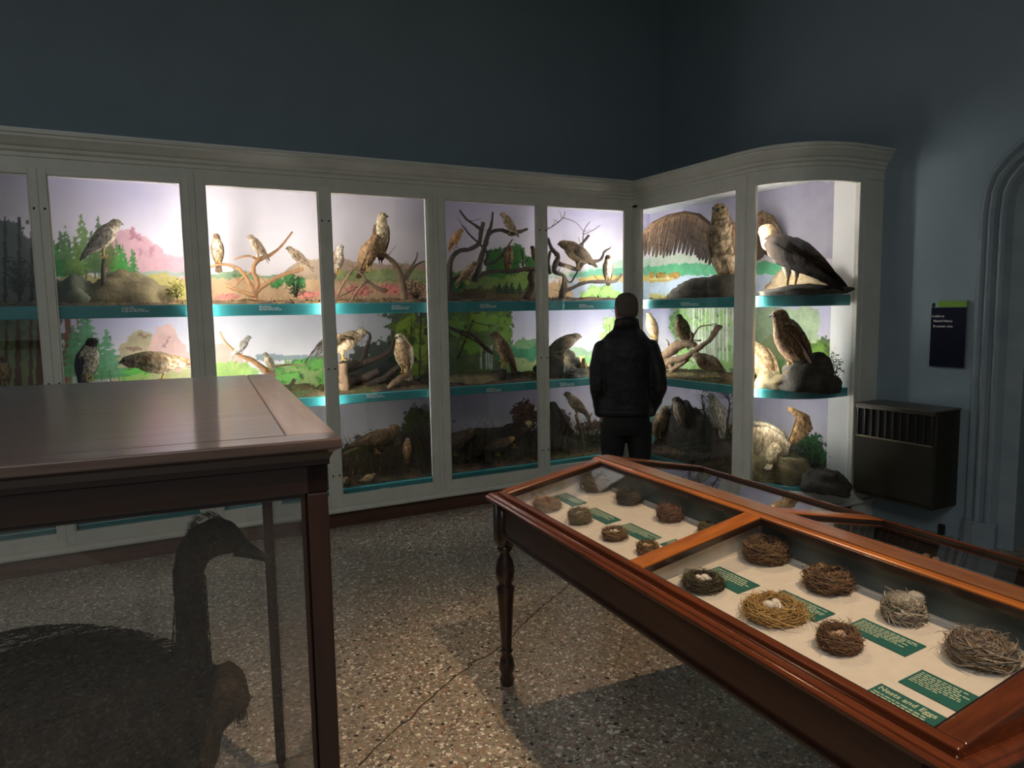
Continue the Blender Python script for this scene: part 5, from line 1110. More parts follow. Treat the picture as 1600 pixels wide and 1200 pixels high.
bird('marsh_harrier', 'dark brown hawk low at the left of the darkest lower pane', 'L', (712, 712), (724, 670), 5.66, 0, 22, DBR, (.1, .07, .045), (.14, .1, .06), neck=30, tail=.5, seed=30, minz=LZ + .1)
bird('marsh_harrier', 'dark hawk with a pale head at the right of the darkest lower pane', 'L', (804, 700), (819, 657), 5.68, 4, 28, (.04, .03, .022), (.06, .045, .03), (.42, .33, .18), neck=35, tail=.3, seed=31, minz=LZ + .1)
bird('pheasant', 'russet-headed bird crouched in the middle of the darkest lower pane', 'L', (778, 712), (791, 682), 5.62, 0, 12, DBR, (.12, .07, .04), (.34, .19, .07), neck=25, tail=.5, seed=32, minz=LZ + .06)
bird('harrier', 'slim pale grey hawk on a bare stick at the far right of the lower shelf', 'L', (901, 652), (890, 612), 5.66, 196, 48, (.24, .20, .15), (.38, .32, .23), (.22, .18, .13), tail=.55, seed=33)
# --- corner cabinet
bird('tawny_hawk', 'pale tawny hawk half hidden by the standing man on the middle shelf', 'R', (1018, 528), (1016, 488), 4.52, 100, 74, (.24, .15, .08), (.52, .36, .2), (.46, .33, .19), seed=34, fat=1.1)
bird('brown_eagle', 'broad dark brown hawk with drooping wings before the painted birch wood', 'R', (1066, 536), (1067, 490), 4.52, 96, 72, (.10, .065, .035), (.14, .095, .05), (.09, .06, .035), tail=.22, fat=1.25, seed=35, turn=50)
bird('brown_hawk', 'brown speckled hawk crouched on the ground before the painted birch wood', 'R', (1106, 590), (1089, 550), 4.46, 186, 18, (.14, .09, .05), (.48, .38, .25), (.26, .19, .11), neck=25, tail=.42, seed=36, minz=MZ + .015)
bird('brown_hawk', 'upright brown hawk nearest the standing man on the lower shelf', 'R', (1034, 684), (1044, 635), 4.50, 20, 62, (.24, .16, .085), (.34, .24, .13), (.22, .15, .08), seed=37, tail=.3)
bird('grey_hawk', 'grey-backed hawk second from the standing man on the lower shelf', 'R', (1063, 668), (1070, 622), 4.52, 170, 66, (.19, .16, .12), (.28, .24, .18), (.13, .1, .075), seed=38, tail=.34)
bird('harrier', 'pale grey harrier standing tall on a dark stump in the corner cabinet', 'R', (1119, 668), (1113, 614), 4.46, 176, 68, (.36, .33, .27), (.45, .41, .34), (.38, .35, .28), seed=39, tail=.42)
# great eagle with spread wings
def Wp(x, y, d): return onx(x, y, d)
f, fin = bird('spread_wing_eagle', 'huge brown speckled eagle with spread wings on a dark rock on the upper shelf', 'R', (1133, 449), (1148, 318), 4.56, 62, 56, (.17, .105, .06), (.50, .38, .24), (.40, .29, .18), tail=.3, wings='custom', neck=80, fat=.86, bars=.7, seed=40, hs=.82)
eg = f['g']
arm = [Wp(1128, 372, 4.57), Wp(1108, 350, 4.60), Wp(1092, 337, 4.60), Wp(1070, 333, 4.58), Wp(1045, 338, 4.55), Wp(1020, 350, 4.50), Wp(1003, 366, 4.46)]
trl = [Wp(1108, 418, 4.58), Wp(1094, 408, 4.60), Wp(1084, 402, 4.60), Wp(1066, 398, 4.58), Wp(1048, 398, 4.54), Wp(1034, 402, 4.52), Wp(1018, 402, 4.49), Wp(1002, 398, 4.46), Wp(998, 382, 4.45)]
nx_ = vec(-1, 0, 0)
wing_fan(eg, arm, trl, 22, nx_, .026, (.13, .08, .042), (.024, .016, .010), f['rs'], layers=((1, 1), (.70, .9), (.48, .8), (.28, .8)), lead=.026)
for k in range(0):
    t = k / 6; blade(eg, Wp(1030 - 14 * t, 352 + 6 * t, 4.50), Wp(1001 + 16 * (1 - t) + 4, 372 + 26 * (1 - t) + 1, 4.46), .013, nx_, .002, (.09, .06, .035), (.02, .015, .012), .06)
# far wing rises behind the bay post
arm = [Wp(1160, 362, 4.60), Wp(1178, 338, 4.66), Wp(1190, 332, 4.70), Wp(1206, 340, 4.74), Wp(1218, 360, 4.76)]
trl = [Wp(1160, 420, 4.62), Wp(1172, 414, 4.66), Wp(1182, 408, 4.70), Wp(1196, 398, 4.73), Wp(1216, 388, 4.76)]
wing_fan(eg, arm, trl, 15, nx_, .028, (.12, .08, .045), (.06, .04, .025), f['rs'], lead=.024)
fin()
f, fin = bird('white_breasted_eagle', 'large white-breasted brown eagle with folded dark wings facing left in the curved end', 'R', (1234, 457), (1192, 350), 4.42, 183, 26, (.03, .02, .012), (.66, .58, .44), (.34, .25, .15), tail=.52, neck=64, fat=.9, legl=.09, nk=.045, beakl=1.2, seed=41, wings='custom', bars=.2, hs=.95)
eg = f['g']
for sg in (-1, 1):
    a_ = [f['P'](f['u'] * .28 + f['Y'] * .10 * sg), f['P'](f['u'] * .12 + f['Y'] * .15 * sg + f['v'] * .07), f['P'](-f['u'] * .15 + f['Y'] * .15 * sg + f['v'] * .06)]
    t_ = [f['P'](f['Y'] * .15 * sg - f['v'] * .12), f['P'](-f['u'] * .4 + f['Y'] * .13 * sg - f['v'] * .08), f['P'](-f['u'] * .88 + f['Y'] * .05 * sg - f['v'] * .06)]
    wing_fan(eg, a_, t_, 14, f['Y'] * sg, .026, (.045, .03, .018), (.014, .01, .008), f['rs'], lead=.03)
fin()
f, fin = bird('golden_eagle', 'big golden brown eagle hunched on a dark rock in the curved end, middle shelf', 'R', (1236, 582), (1254, 482), 4.40, 112, 62, (.13, .08, .04), (.22, .14, .075), (.17, .11, .06), tail=.34, wings='custom', fat=1.12, seed=42, minz=MZ + .12, turn=-30, neck=75)
eg = f['g']
for sg, cc in ((1, (.34, .25, .15)), (-1, (.40, .31, .2))):
    a_ = [f['P'](f['u'] * .28 + f['Y'] * .09 * sg), f['P'](f['u'] * .20 + f['Y'] * .24 * sg), f['P'](-f['u'] * .02 + f['Y'] * .28 * sg)]
    t_ = [f['P'](-f['u'] * .15 + f['Y'] * .10 * sg), f['P'](-f['u'] * .42 + f['Y'] * .18 * sg), f['P'](-f['u'] * .68 + f['Y'] * .22 * sg)]
    wing_fan(eg, a_, t_, 13, -f['v'], .026, cc if sg < 0 else BRN, DBR, f['rs'], lead=.032)
fin()
bird('hawk', 'buff hawk mostly hidden by the bay post on the middle shelf', 'R', (1188, 600), (1160, 525), 4.50, 190, 40, (.34, .24, .14), (.5, .38, .24), tail=.38, seed=43, minz=MZ + .02)
f, fin = bird('striped_owl', 'large cream-striped bird of prey with one wing raised in the curved end, lower shelf', 'R', (1212, 742), (1222, 690), 4.44, 250, 26, (.40, .33, .21), (.55, .48, .34), (.30, .22, .13), tail=.3, wings='both', fat=1.2, seed=44, neck=35, bars=.5, minz=LZ + .1)
eg = f['g']
a_ = [Wp(1228, 700, 4.46), Wp(1237, 680, 4.44), Wp(1248, 648, 4.42), Wp(1230, 637, 4.42)]
t_ = [Wp(1236, 694, 4.44), Wp(1252, 688, 4.42), Wp(1270, 672, 4.42), Wp(1264, 650, 4.42)]
wing_fan(eg, a_, t_, 14, nx_, .020, (.34, .22, .10), (.22, .13, .05), f['rs'], lead=.014)
a_ = [Wp(1180, 662, 4.50), Wp(1200, 664, 4.47), Wp(1222, 676, 4.45), Wp(1234, 692, 4.44)]
t_ = [Wp(1172, 712, 4.50), Wp(1192, 720, 4.46), Wp(1210, 720, 4.44), Wp(1228, 712, 4.44)]
wing_fan(eg, a_, t_, 15, nx_, .022, (.50, .43, .30), (.28, .22, .14), f['rs'], lead=.022); fin()
# ================================================================== branches, stumps, rocks, ground
BARK = M('grey_brown_bark', (.24, .15, .08), (.11, .07, .04), scale=22, rough=.85, bump=.7, stretch=(1, 1, .3), bscale=50)
BARKD = M('dark_bark', (.085, .058, .04), (.04, .028, .02), scale=22, rough=.9, bump=.7, bscale=50)
BARKO = M('orange_brown_bark', (.42, .22, .09), (.22, .11, .05), scale=20, rough=.8, bump=.6, bscale=50)
def limbpts(wall, pts, dep):
    out = []; rad = []
    for i, q in enumerate(pts):
        d = dep + (q[3] if len(q) > 3 else 0); p = W(wall, q[0], q[1], d); out.append(p); rad.append(np.linalg.norm(W(wall, q[0] + q[2], q[1], d) - p) * .62)
    return out, rad
def smoothline(P_, R_, rs, k=4, wob=.12):
    O_, Q_ = [], []
    for i in range(len(P_) - 1):
        p0 = P_[max(i - 1, 0)]; p1, p2 = P_[i], P_[i + 1]; p3 = P_[min(i + 2, len(P_) - 1)]
        for j in range(k):
            t = j / k; c = .5 * ((2 * p1) + (-p0 + p2) * t + (2 * p0 - 5 * p1 + 4 * p2 - p3) * t * t + (-p0 + 3 * p1 - 3 * p2 + p3) * t ** 3)
            r = R_[i] + (R_[i + 1] - R_[i]) * t; O_.append(c + vec(*[rs.uniform(-1, 1) * r * wob for _ in range(3)])); Q_.append(r * rs.uniform(.88, 1.12))
    O_.append(P_[-1]); Q_.append(R_[-1]); return O_, Q_
def branch(label, wall, dep, limbs, mat=BARK, name='tree_branch', cat='branch', twigs=0, seed=0):
    rs = random.Random(seed or int(limbs[0][0][0])); random.seed(seed or 3); g = G(); allp = []
    for L_ in limbs:
        P_, R_ = limbpts(wall, L_, dep); P_, R_ = smoothline(P_, R_, rs); g.tube(P_, R_, 9, jit=.09); allp += list(zip(P_, R_))
    for i in range(twigs):
        p, r = rs.choice(allp[2:]); d = vec(rs.uniform(-1, 1), rs.uniform(-.5, .5), rs.uniform(-.2, 1)); d /= np.linalg.norm(d)
        if wall == 'R': d = vec(d[1], d[0], d[2])
        L2 = rs.uniform(.05, .16); q = p.copy(); pts = [q.copy()]
        for k in range(4):
            d = d + vec(rs.uniform(-.35, .35), rs.uniform(-.35, .35), rs.uniform(-.1, .3)); d /= np.linalg.norm(d); q = q + d * L2 / 4; pts.append(q.copy())
            if k == 1 and rs.random() < .6:
                e = d + vec(rs.uniform(-.8, .8), rs.uniform(-.5, .5), rs.uniform(-.3, .6)); e /= np.linalg.norm(e); g.tube([q, q + e * L2 * .25, q + e * L2 * .45 + vec(0, 0, .01)], [.0016, .0012, .0006], 4)
        g.tube(pts, [min(r * .5, .004), .0028, .002, .0014, .0007], 5)
    return g.build(name, mat, label=label, cat=cat, smooth=True)
branch('upright weathered post carrying the pale falcon', 'L', 5.72, [[(162, 474, 6), (161, 440, 5.5), (161, 418, 5), (162, 405, 4.6)]], BARKD, 'perch_post', 'post')
branch('thick forked orange-brown branch carrying three falcons', 'L', 5.73, [
    [(398, 470, 9), (397, 456, 8), (388, 440, 6), (378, 424, 5), (362, 415, 4), (345, 413, 3.6), (330, 416, 3.4), (320, 420, 2)], [(398, 460, 8), (402, 440, 7), (396, 425, 6), (398, 413, 5.5), (408, 404, 6), (420, 400, 5), (436, 388, 3.5), (448, 374, 2.6), (457, 362, 2)],
    [(402, 406, 4), (390, 400, 3), (375, 402, 2.2), (366, 405, 1.4)], [(398, 424, 4), (384, 430, 3), (374, 440, 2.4), (368, 446, 1.6)], [(400, 456, 6), (416, 444, 5), (436, 432, 4.6), (452, 426, 5), (462, 424, 5.5), (474, 420, 4)], [(398, 464, 7), (380, 456, 5), (362, 450, 5), (354, 446, 4)]], BARKO, twigs=6, seed=5)
branch('branching grey trunk with bare twigs carrying the two large hawks', 'L', 5.74, [
    [(632, 470, 12), (630, 450, 9), (626, 430, 7), (618, 414, 6.5), (606, 402, 5.5), (596, 399, 4.5), (586, 400, 3)], [(630, 440, 5), (640, 420, 3), (650, 405, 2), (652, 394, 1.2)], [(634, 436, 4), (648, 416, 2.4), (662, 408, 1.5)],
    [(604, 455, 5), (590, 450, 5), (580, 444, 4), (572, 440, 4), (560, 452, 3.4), (550, 468, 2.6), (545, 478, 1.6)], [(574, 441, 4), (566, 430, 3), (560, 424, 2.4), (575, 425, 2)]], BARK, twigs=34, seed=8)
branch('twisted thin branch behind the half-hidden pale hawk', 'L', 5.78, [[(523, 470, 4), (535, 445, 3.4), (548, 425, 3), (560, 415, 2.4), (570, 406, 1.5)], [(524, 466, 3), (540, 458, 2.4), (558, 448, 1.8)]], BARK, twigs=8, seed=9)
branch('large dark many-armed branch in the pane left of the end pane', 'L', 5.73, [
    [(700, 470, 9), (702, 440, 7), (704, 408, 6.4), (716, 393, 5.6), (732, 390, 5), (748, 381, 5), (751, 366, 5), (755, 347, 5)], [(751, 358, 4), (740, 350, 3), (728, 342, 2.6), (718, 328, 2)], [(742, 440, 8), (750, 410, 7), (756, 390, 5.6), (761, 372, 5), (768, 350, 3.4), (770, 331, 2)],
    [(762, 368, 4), (772, 361, 4), (786, 360, 4), (800, 366, 4.4), (812, 362, 4), (824, 358, 3)], [(722, 352, 1.4), (735, 368, 2), (748, 380, 2.4), (762, 396, 3), (758, 412, 3), (775, 408, 2.6), (790, 390, 2.2), (801, 374, 1.6)],
    [(746, 432, 6), (770, 424, 4.6), (800, 424, 5), (826, 420, 5), (842, 424, 4)], [(704, 438, 4), (716, 432, 3), (726, 424, 1.6)], [(820, 470, 9), (832, 450, 8), (830, 430, 7), (840, 420, 5)], [(818, 420, 2), (817, 404, 1.6), (814, 390, 1.4)]], BARKD, twigs=10, seed=11)
branch('tangled black branch with fine twigs in the end pane', 'L', 5.72, [
    [(876, 470, 9), (880, 456, 7), (882, 440, 6), (880, 430, 4), (866, 424, 5), (868, 412, 6), (872, 400, 5), (862, 388, 4), (856, 372, 3)], [(880, 456, 6), (894, 450, 4), (912, 442, 3.6), (936, 440, 3.8), (958, 440, 4), (966, 436, 3), (972, 428, 2.4)],
    [(872, 412, 5), (886, 416, 4.4), (902, 421, 4.6), (908, 414, 5), (914, 409, 4.4), (932, 408, 3.4), (940, 404, 3), (944, 394, 2.6), (953, 388, 1.6)], [(900, 390, 3), (910, 380, 3), (920, 368, 3)], [(906, 418, 2.4), (899, 430, 2), (892, 441, 1.8), (886, 438, 1)], [(860, 428, 4), (857, 410, 3), (860, 392, 3)],
    [(912, 408, 1.6), (911, 390, 1.2), (912, 362, 1.0), (922, 346, .6)], [(912, 366, .9), (926, 360, .7), (938, 352, .5)], [(855, 358, 1.2), (866, 352, 1), (880, 340, .8), (883, 330, .5)], [(880, 340, .8), (900, 348, .6), (912, 362, .5)]], BARKD, twigs=26, seed=13)
branch('sloping bare branch carrying the grey kestrel', 'L', 5.72, [[(426, 590, 10), (410, 575, 8), (392, 562, 6.5), (376, 556, 5.5), (362, 545, 4), (350, 532, 3), (344, 518, 2.6)], [(370, 580, 1), (366, 572, 1), (370, 564, .8)]], BARKO, seed=15)
branch('short cut stick lying on the green ground by the door stile', 'L', 5.70, [[(424, 574, 3), (450, 570, 2.4), (474, 571, 2), (480, 568, 1.4)]], BARK, seed=16)
branch('black stub of wood standing behind the case top', 'L', 5.62, [[(452, 606, 4), (457, 598, 5), (460, 592, 5)]], BARKD, 'wood_stub', 'stub', seed=17)
branch('broken mossy log under the tall white hawk', 'L', 5.63, [[(606, 606, 4), (616, 600, 9), (628, 590, 9), (638, 584, 7), (642, 578, 4)]], BARK, 'broken_log', 'log', seed=18)
branch('pale log end lying at the right of the white hawk', 'L', 5.66, [[(642, 596, 4), (654, 601, 5), (668, 606, 4)]], BARK, 'broken_log', 'log', seed=19)
branch('dark fallen tree with upright snags between the buzzard and the white hawk', 'L', 5.80, [[(520, 590, 16), (545, 575, 13), (580, 562, 8), (604, 552, 6), (614, 538, 4), (612, 520, 3)], [(562, 572, 9), (570, 550, 6), (578, 530, 4), (577, 520, 2)], [(548, 594, 12), (572, 590, 12), (592, 580, 9)], [(566, 604, 12), (600, 592, 9), (622, 574, 8), (650, 560, 6)]], BARKD, 'fallen_tree', 'log', twigs=8, seed=20)
branch('stout brown stump under the buzzard', 'L', 5.66, [[(538, 620, 18), (538, 602, 15), (537, 585, 12), (536, 567, 11)]], BARK, 'tree_stump', 'stump', seed=21)
branch('slanting dark branch across the painted wood', 'L', 5.84, [[(692, 506, 3), (712, 516, 3.6), (736, 522, 4), (755, 540, 5), (770, 552, 4)], [(740, 503, 1), (756, 507, 1.3), (773, 510, .8)]], BARKD, seed=22)
branch('low stump beneath the slender dark hawk', 'L', 5.65, [[(780, 598, 12), (784, 586, 10), (786, 577, 8)]], BARKD, 'tree_stump', 'stump', seed=23)
branch('bare stick under the slim pale grey hawk', 'L', 5.70, [[(914, 720, 5), (910, 690, 4), (904, 664, 3.4), (899, 648, 2.4)], [(908, 680, 2), (918, 660, 1.5), (925, 645, 1)]], BARK, twigs=6, seed=24)
branch('dark leaning stump at the far right of the lower shelf', 'L', 5.82, [[(868, 740, 40), (872, 700, 32), (880, 672, 20), (872, 650, 14), (862, 630, 8)]], BARKD, 'tree_stump', 'stump', seed=25)
branch('lumpy branch with knots under the broad dark hawk', 'R', 4.54, [
    [(1014, 580, 5), (1030, 566, 6), (1040, 556, 8), (1052, 545, 10), (1066, 537, 8), (1080, 537, 6), (1088, 540, 4)], [(1038, 592, 3), (1054, 576, 4), (1075, 562, 3)], [(1040, 572, 7), (1052, 562, 6), (1068, 560, 6), (1082, 550, 5), (1094, 542, 5), (1108, 532, 4), (1116, 520, 6), (1122, 512, 6), (1128, 511, 2)], [(1052, 584, 5), (1048, 570, 5), (1040, 560, 6)], [(1095, 532, 1.5), (1082, 530, 1.4), (1092, 512, 1.3), (1106, 508, 1), (1120, 506, .8)], [(1078, 536, 3), (1082, 526, 3), (1080, 522, 4)], [(1046, 544, 2), (1044, 534, 1), (1040, 530, .6)]], BARK, twigs=6, seed=26)
branch('thin dark branch under the brown hawk nearest the man', 'R', 4.52, [[(1020, 716, 4), (1026, 690, 4), (1034, 684, 4), (1050, 678, 4), (1066, 668, 3)], [(1034, 684, 3), (1040, 700, 4), (1030, 716, 4)], [(1030, 686, 2), (1020, 676, 2), (1014, 664, 1)]], BARKD, seed=27)
branch('bushy dead brown twigs behind the pale grey harrier', 'R', 4.66, [[(1090, 716, 8), (1088, 690, 5), (1086, 660, 3), (1092, 640, 1.5)], [(1100, 700, 4), (1104, 670, 3), (1100, 640, 1.4), (1096, 616, .8)], [(1130, 700, 4), (1136, 665, 2.5), (1140, 630, 1.4), (1132, 616, .8)]], M('dead_twig_bark', (.12, .06, .04), (.06, .03, .02), scale=20, rough=.9), twigs=150, seed=28)
branch('dark pointed stump under the pale grey harrier', 'R', 4.50, [[(1128, 730, 22), (1126, 700, 18), (1120, 680, 10), (1119, 670, 6)]], BARKD, 'tree_stump', 'stump', seed=29)
branch('pale bleached snag at the left of the curved end', 'R', 4.46, [[(1182, 606, 4), (1186, 590, 3.4), (1190, 572, 3), (1184, 566, 2)], [(1188, 580, 3), (1196, 566, 2.4), (1190, 562, 2)]], M('bleached_wood', (.55, .46, .32), rough=.8), seed=30)
def rock(label, wall, x, y, dep, rx, rz, ry, mat, seed=0, z=None, name='rock', cat='rock'):
    c = W(wall, x, y, dep); s = np.linalg.norm(W(wall, x + 10, y, dep) - c) / 10; rs = random.Random(seed); g = G(); n, m = 30, 16; rings = []
    A, B_, C2 = rx * s, ry, rz * s
    zb = z if z is not None else c[2]
    for i in range(m + 1):
        ph = math.pi / 2 * i / m; rr = []
        for k in range(n):
            th = 2 * math.pi * k / n; d = np.array([math.cos(ph) * math.cos(th), math.cos(ph) * math.sin(th), math.sin(ph)])
            nn = 1 + .32 * mnoise.noise(Vector(tuple(d * 1.7 + seed * 3.1))) + .14 * mnoise.noise(Vector(tuple(d * 5 + seed)))
            l = d * nn; e = vec(l[0] * A, l[1] * B_, l[2] * C2) if wall == 'L' else vec(l[1] * B_, l[0] * A, l[2] * C2); rr.append(vec(c[0], c[1], zb) + e)
        rings.append(rr)
    g.loft(rings); return g.build(name, mat, label=label, cat=cat, smooth=True)
ROCKD = M('dark_lichened_rock', (.07, .06, .042), (.02, .018, .014), scale=9, rough=.9, bump=.8, bscale=40); ROCKT = M('tan_mossy_rock', (.24, .19, .09), (.11, .09, .045), scale=9, rough=.9, bump=.8, bscale=40); ROCKL = M('pale_sand_rock', (.52, .42, .26), (.34, .26, .15), scale=8, rough=.9, bump=.5, bscale=40)
rock('broad tan mossy boulder behind the pale falcon post', 'L', 205, 470, 5.82, 78, 58, .16, ROCKT, 2, UZ)
rock('grey-green boulder at the left of the pale falcon post', 'L', 120, 470, 5.80, 40, 50, .14, M('grey_green_rock', (.22, .24, .15), (.10, .11, .06), scale=9, rough=.9, bump=.7), 3, UZ)
rock('dark rounded rock under the spread-wing eagle', 'R', 1110, 466, 4.56, 58, 24, .20, ROCKD, 4, UZ); rock('small dark rock left of the spread-wing eagle', 'R', 1052, 466, 4.50, 9, 6, .05, ROCKD, 5, UZ)
rock('flat dark rock slab under the white-breasted eagle', 'R', 1250, 466, 4.42, 70, 13, .16, ROCKD, 6, UZ); rock('pale sandy rock behind the white-breasted eagle', 'R', 1250, 466, 4.72, 60, 34, .10, ROCKL, 7, UZ)
rock('dark mossy rock carrying the golden eagle', 'R', 1262, 622, 4.48, 44, 44, .15, ROCKD, 8, MZ); rock('small mossy ochre rock beside the golden eagle', 'R', 1206, 622, 4.40, 26, 20, .10, ROCKT, 9, MZ)
rock('dark rounded boulder under the grey-brown kite', 'L', 872, 596, 5.74, 34, 34, .16, ROCKD, 10, MZ); rock('low black rock in front of the kite', 'L', 898, 596, 5.60, 20, 13, .06, ROCKD, 11, MZ)
rock('dark boulder in the corner behind the grey-backed hawk', 'R', 1070, 716, 4.62, 40, 52, .16, ROCKD, 12, LZ); rock('dark rock mass under the cream-striped bird', 'R', 1215, 770, 4.52, 52, 38, .16, ROCKT, 13, LZ); rock('black rock at the right of the curved end, lower shelf', 'R', 1285, 770, 4.50, 36, 30, .12, ROCKD, 14, LZ)
rock('brown rounded mound before the slender dark hawk', 'L', 735, 592, 5.72, 52, 16, .14, ROCKT, 15, MZ)
rock('dark lump of ground under the peregrine', 'L', 130, 612, 5.62, 40, 16, .10, ROCKD, 16, MZ); rock('dark earth bank behind the long brown bird', 'L', 640, 740, 5.84, 60, 56, .14, ROCKD, 17, LZ); rock('dark earth bank in the darkest lower pane', 'L', 780, 740, 5.84, 80, 44, .14, ROCKD, 18, LZ)
rock('orange-brown mound seen through the wooden case', 'L', 258, 790, 5.66, 34, 36, .12, ROCKL, 19, LZ); rock('orange lump seen through the wooden case near its right end', 'L', 430, 770, 5.66, 34, 34, .12, ROCKL, 20, LZ)
# ground litter: mossy humps with leaves and stems, one surface per bay
GROUND = M('forest_litter', (1, 1, 1), (.55, .5, .45), scale=40, rough=.95, vcol=True, bump=.8, bscale=90)
def ground(label, wall, s0, s1, z, d0, d1, h, cols, leaves, blades_, seed, bladeh=(.03, .12), bcols=None, front=None):
    rs = random.Random(seed); n = int((s1 - s0) / .025) + 2; m = 16; g = G(); S_, D_ = np.meshgrid(np.linspace(s0, s1, n), np.linspace(0, 1, m), indexing='ij')
    hn = fbm(S_ * 5, D_ * 3, seed) * (.35 + .65 * D_) * np.clip(D_ * 7, 0, 1) + .25 * fbm(S_ * 22, D_ * 12, seed + 1) * np.clip(D_ * 7, 0.12, 1)
    rings = []; cc = []
    def pos(s, t, zz):
        d = d0 + (d1 - d0) * t
        if front is not None: d = front(s) + (d1 - front(s)) * t
        return vec(s, d, zz) if wall == 'L' else vec(d, s, zz)
    for i in range(n):
        e = min(1, (i + .3) / 2, (n - 1 - i + .3) / 2); top = [pos(S_[i, j], D_[i, j], z + .003 + h * hn[i, j] * e) for j in range(m)]; rings.append(top + [pos(S_[i, 0], 1, z), pos(S_[i, 0], 0, z)])
        cl = []
        for j in range(m + 2):
            c = cols[min(len(cols) - 1, int(vnoise(np.array([S_[i, 0] * 9]), np.array([j * .6]), seed + 4)[0] * len(cols)))]; k = rs.uniform(.6, 1.3); cl.append(tuple(x * k for x in c))
        cc.append(cl)
    g.loft(rings, cols=cc)
    def surf(s, t):
        i = min(n - 1, max(0, int(round((s - s0) / (s1 - s0) * (n - 1))))); j = min(m - 1, int(t * (m - 1))); return z + h * hn[i, j]
    for k in range(leaves):
        s = rs.uniform(s0 + .01, s1 - .01); t = rs.uniform(.02, .8) ** 1.4; p = pos(s, t, surf(s, t) + .002); leafquad(g, p, rs.uniform(.012, .04), rs.uniform(.004, .012), rs, kcol(rs.choice(cols), rs.uniform(.5, 1.7)))
    for k in range(blades_):
        s = rs.uniform(s0 + .02, s1 - .02); t = rs.uniform(.05, .9); p = pos(s, t, surf(s, t)); L2 = rs.uniform(*bladeh); dx = rs.uniform(-.5, .5); dy = rs.uniform(-.2, .2); pts = [p]
        for q in range(1, 4):
            u_ = q / 3; o = vec(dx * u_ * u_, dy * u_ * u_, 0) * L2; o = o if wall == 'L' else vec(o[1], o[0], 0); pts.append(p + o + vec(0, 0, L2 * (u_ - .2 * u_ * u_)))
        g.col = kcol(rs.choice(bcols or cols), rs.uniform(.5, 1.6)); g.tube(pts, [.0018, .0016, .0012, .0004], 3, cap=False)
    return g.build('ground_litter', GROUND, label=label, cat='ground litter', kind='stuff')
gb = (.14, .085, .04); gm = (.12, .12, .03); gd = (.04, .032, .02); go_ = (.26, .17, .06); gg = (.08, .14, .03); gp_ = (.3, .1, .09)
spans = [(-1.29, -.47, 'far left door'), (-.47, .425, 'pale falcon door'), (.425, 1.32, 'forked branch door'), (1.32, 2.21, 'two large hawks door'), (2.21, 3.2, 'dark branch door'), (3.2, 4.25, 'end door')]
up_c = [[gd, gb, gm], [gb, go_, gm, go_], [go_, gb, (.34, .2, .1)], [go_, gb, (.3, .16, .08)], [gb, gd, go_], [gb, gd, (.2, .1, .05)]]; mid_c = [[gd, gm], [gm, gb], [gm, gb, gg], [gd, gb, gm], [gd, gb, gd], [gb, gd, go_]]
for i, (a, b, nm) in enumerate(spans):
    ground('dry leaves and moss along the upper shelf behind the ' + nm, 'L', a, b, UZ, 5.545, 6.02, .05, up_c[i], 170, 40 if i not in (1,) else 120, 60 + i, (.02, .07), bcols=[go_, gm, gb])
    ground('moss and earth along the middle shelf behind the ' + nm, 'L', a, b, MZ, 5.56, 6.02, .075, mid_c[i], 150, 60, 70 + i, (.02, .08), bcols=[gg, gm, gb])
    lo = [[go_, gb], [go_, gb], [gb, go_], [gd, gb, gd], [gd, gd, gb], [gd, gm, gb]][i]
    ground('tangled leaves and dry grass along the lower shelf behind the ' + nm, 'L', a, b, LZ, 5.545, 6.02, .11, lo, 260, 480, 80 + i, (.12, .42), bcols=[gd, (.10, .085, .03), (.2, .17, .06), gd])
ground('earth and moss along the middle shelf before the painted birch wood', 'R', 4.15, 5.5, MZ, 4.32, 4.87, .05, [gb, go_, gm], 200, 50, 90, (.02, .07), bcols=[gg, gm])
ground('dark earth and twigs along the lower shelf of the corner cabinet', 'R', 4.15, 5.5, LZ, 4.30, 4.87, .12, [gd, gb, gd], 260, 300, 91, (.08, .26), bcols=[gd, gb])
def bayf(s): 
    q = s - 4.06
    return 4.30 if q > 0 else 4.71 - math.sqrt(max(.0, .41 ** 2 - q * q)) if q > -.40 else 4.70
ground('mossy ground on the middle shelf of the curved end', 'R', 3.72, 4.12, MZ, 4.3, 4.87, .05, [gm, go_, gb], 120, 50, 92, (.02, .06), bcols=[gg, go_], front=bayf)
ground('dark leafy ground on the lower shelf of the curved end', 'R', 3.72, 4.12, LZ, 4.3, 4.87, .09, [gd, gm, gb], 160, 60, 93, (.03, .10), bcols=[gg, gd], front=bayf)
ground('thin moss on the upper shelf of the corner cabinet', 'R', 4.15, 5.5, UZ, 4.34, 4.87, .025, [gm, gd, go_], 60, 60, 94, (.02, .05), bcols=[go_, gm])
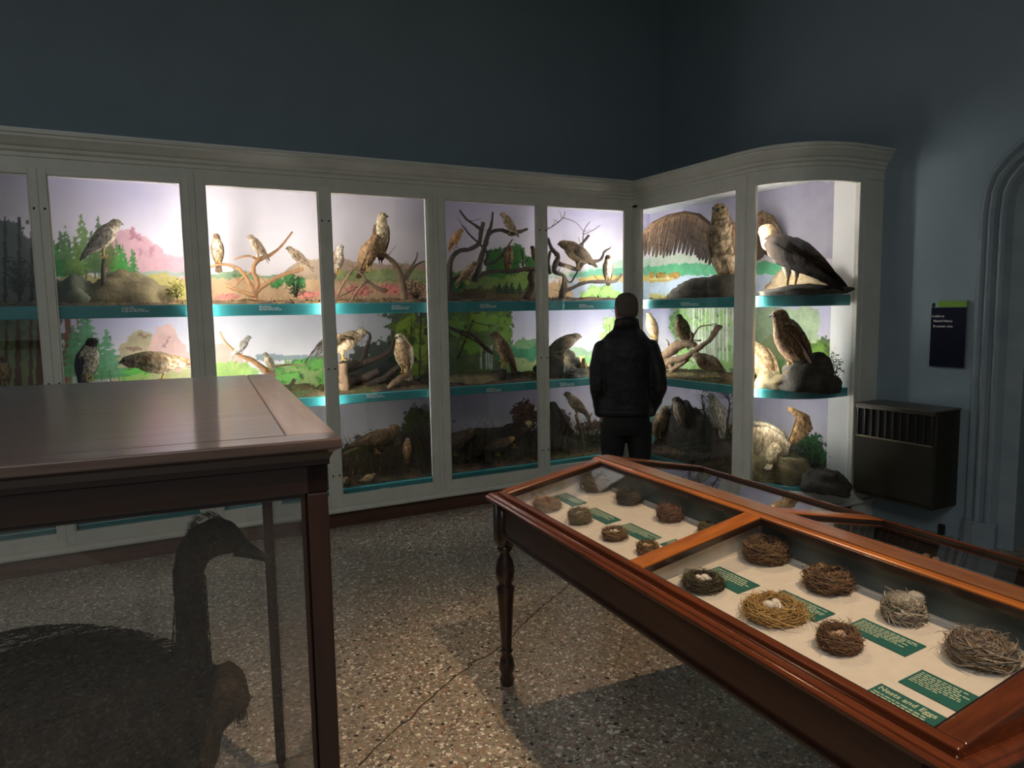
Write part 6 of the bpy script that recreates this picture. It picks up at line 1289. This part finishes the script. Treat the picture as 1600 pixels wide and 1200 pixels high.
# leafy bushes
def bush(label, wall, x, y, dep, rx, rz, col, n, seed, ls=(.012, .028), ry=.10):
    rs = random.Random(seed); c = W(wall, x, y, dep); s = np.linalg.norm(W(wall, x + 10, y, dep) - c) / 10; g = G()
    for i in range(n):
        a = rs.uniform(0, 6.28); b = rs.uniform(-1, 1); r = rs.uniform(.4, 1); q = math.sqrt(1 - b * b); e = vec(r * q * math.cos(a) * rx * s, r * q * math.sin(a) * ry, r * b * rz * s); e = e if wall == 'L' else vec(e[1], e[0], e[2])
        k = rs.uniform(.5, 1.5); leafquad(g, c + e, rs.uniform(*ls), rs.uniform(.004, .009), rs, tuple(x_ * k for x_ in col))
        if i % 9 == 0: g.col = gd; g.tube([vec(c[0], c[1], c[2] - rz * s), (vec(c[0], c[1], c[2] - rz * s) + c + e) / 2 + vec(0, 0, .01), c + e], [.003, .002, .001], 4)
    return g.build('leafy_bush', GROUND, label=label, cat='bush')
bush('small dark green bush under the leaning falcon', 'L', 462, 447, 5.80, 16, 18, (.06, .15, .05), 260, 1)
bush('brown dried bush at the right of the two large hawks', 'L', 650, 450, 5.80, 16, 18, (.18, .12, .03), 220, 2)
bush('dark leafy bush behind the cream-striped bird in the curved end', 'R', 1268, 715, 4.66, 24, 34, (.03, .075, .03), 420, 3)
bush('dark green bush right of the golden eagle', 'R', 1298, 580, 4.70, 16, 34, (.07, .12, .03), 380, 4)
bush('brown-leaved bush at the right edge of the darkest lower pane', 'L', 826, 660, 5.78, 18, 36, (.08, .04, .025), 320, 5)
bush('dark tangle of leaves right of the orange-breasted young bird', 'L', 656, 680, 5.74, 18, 40, (.045, .05, .02), 360, 6)
bush('low green leaves at the foot of the end pane', 'L', 935, 700, 5.72, 22, 20, (.05, .05, .02), 300, 7)
bush('yellow-tipped grass clump right of the pale falcon', 'L', 276, 452, 5.66, 14, 16, (.30, .28, .06), 200, 8, (.02, .05))
bush('dark conifer foliage at the far left of the upper shelf', 'L', 30, 430, 5.76, 26, 40, (.03, .04, .02), 360, 9)
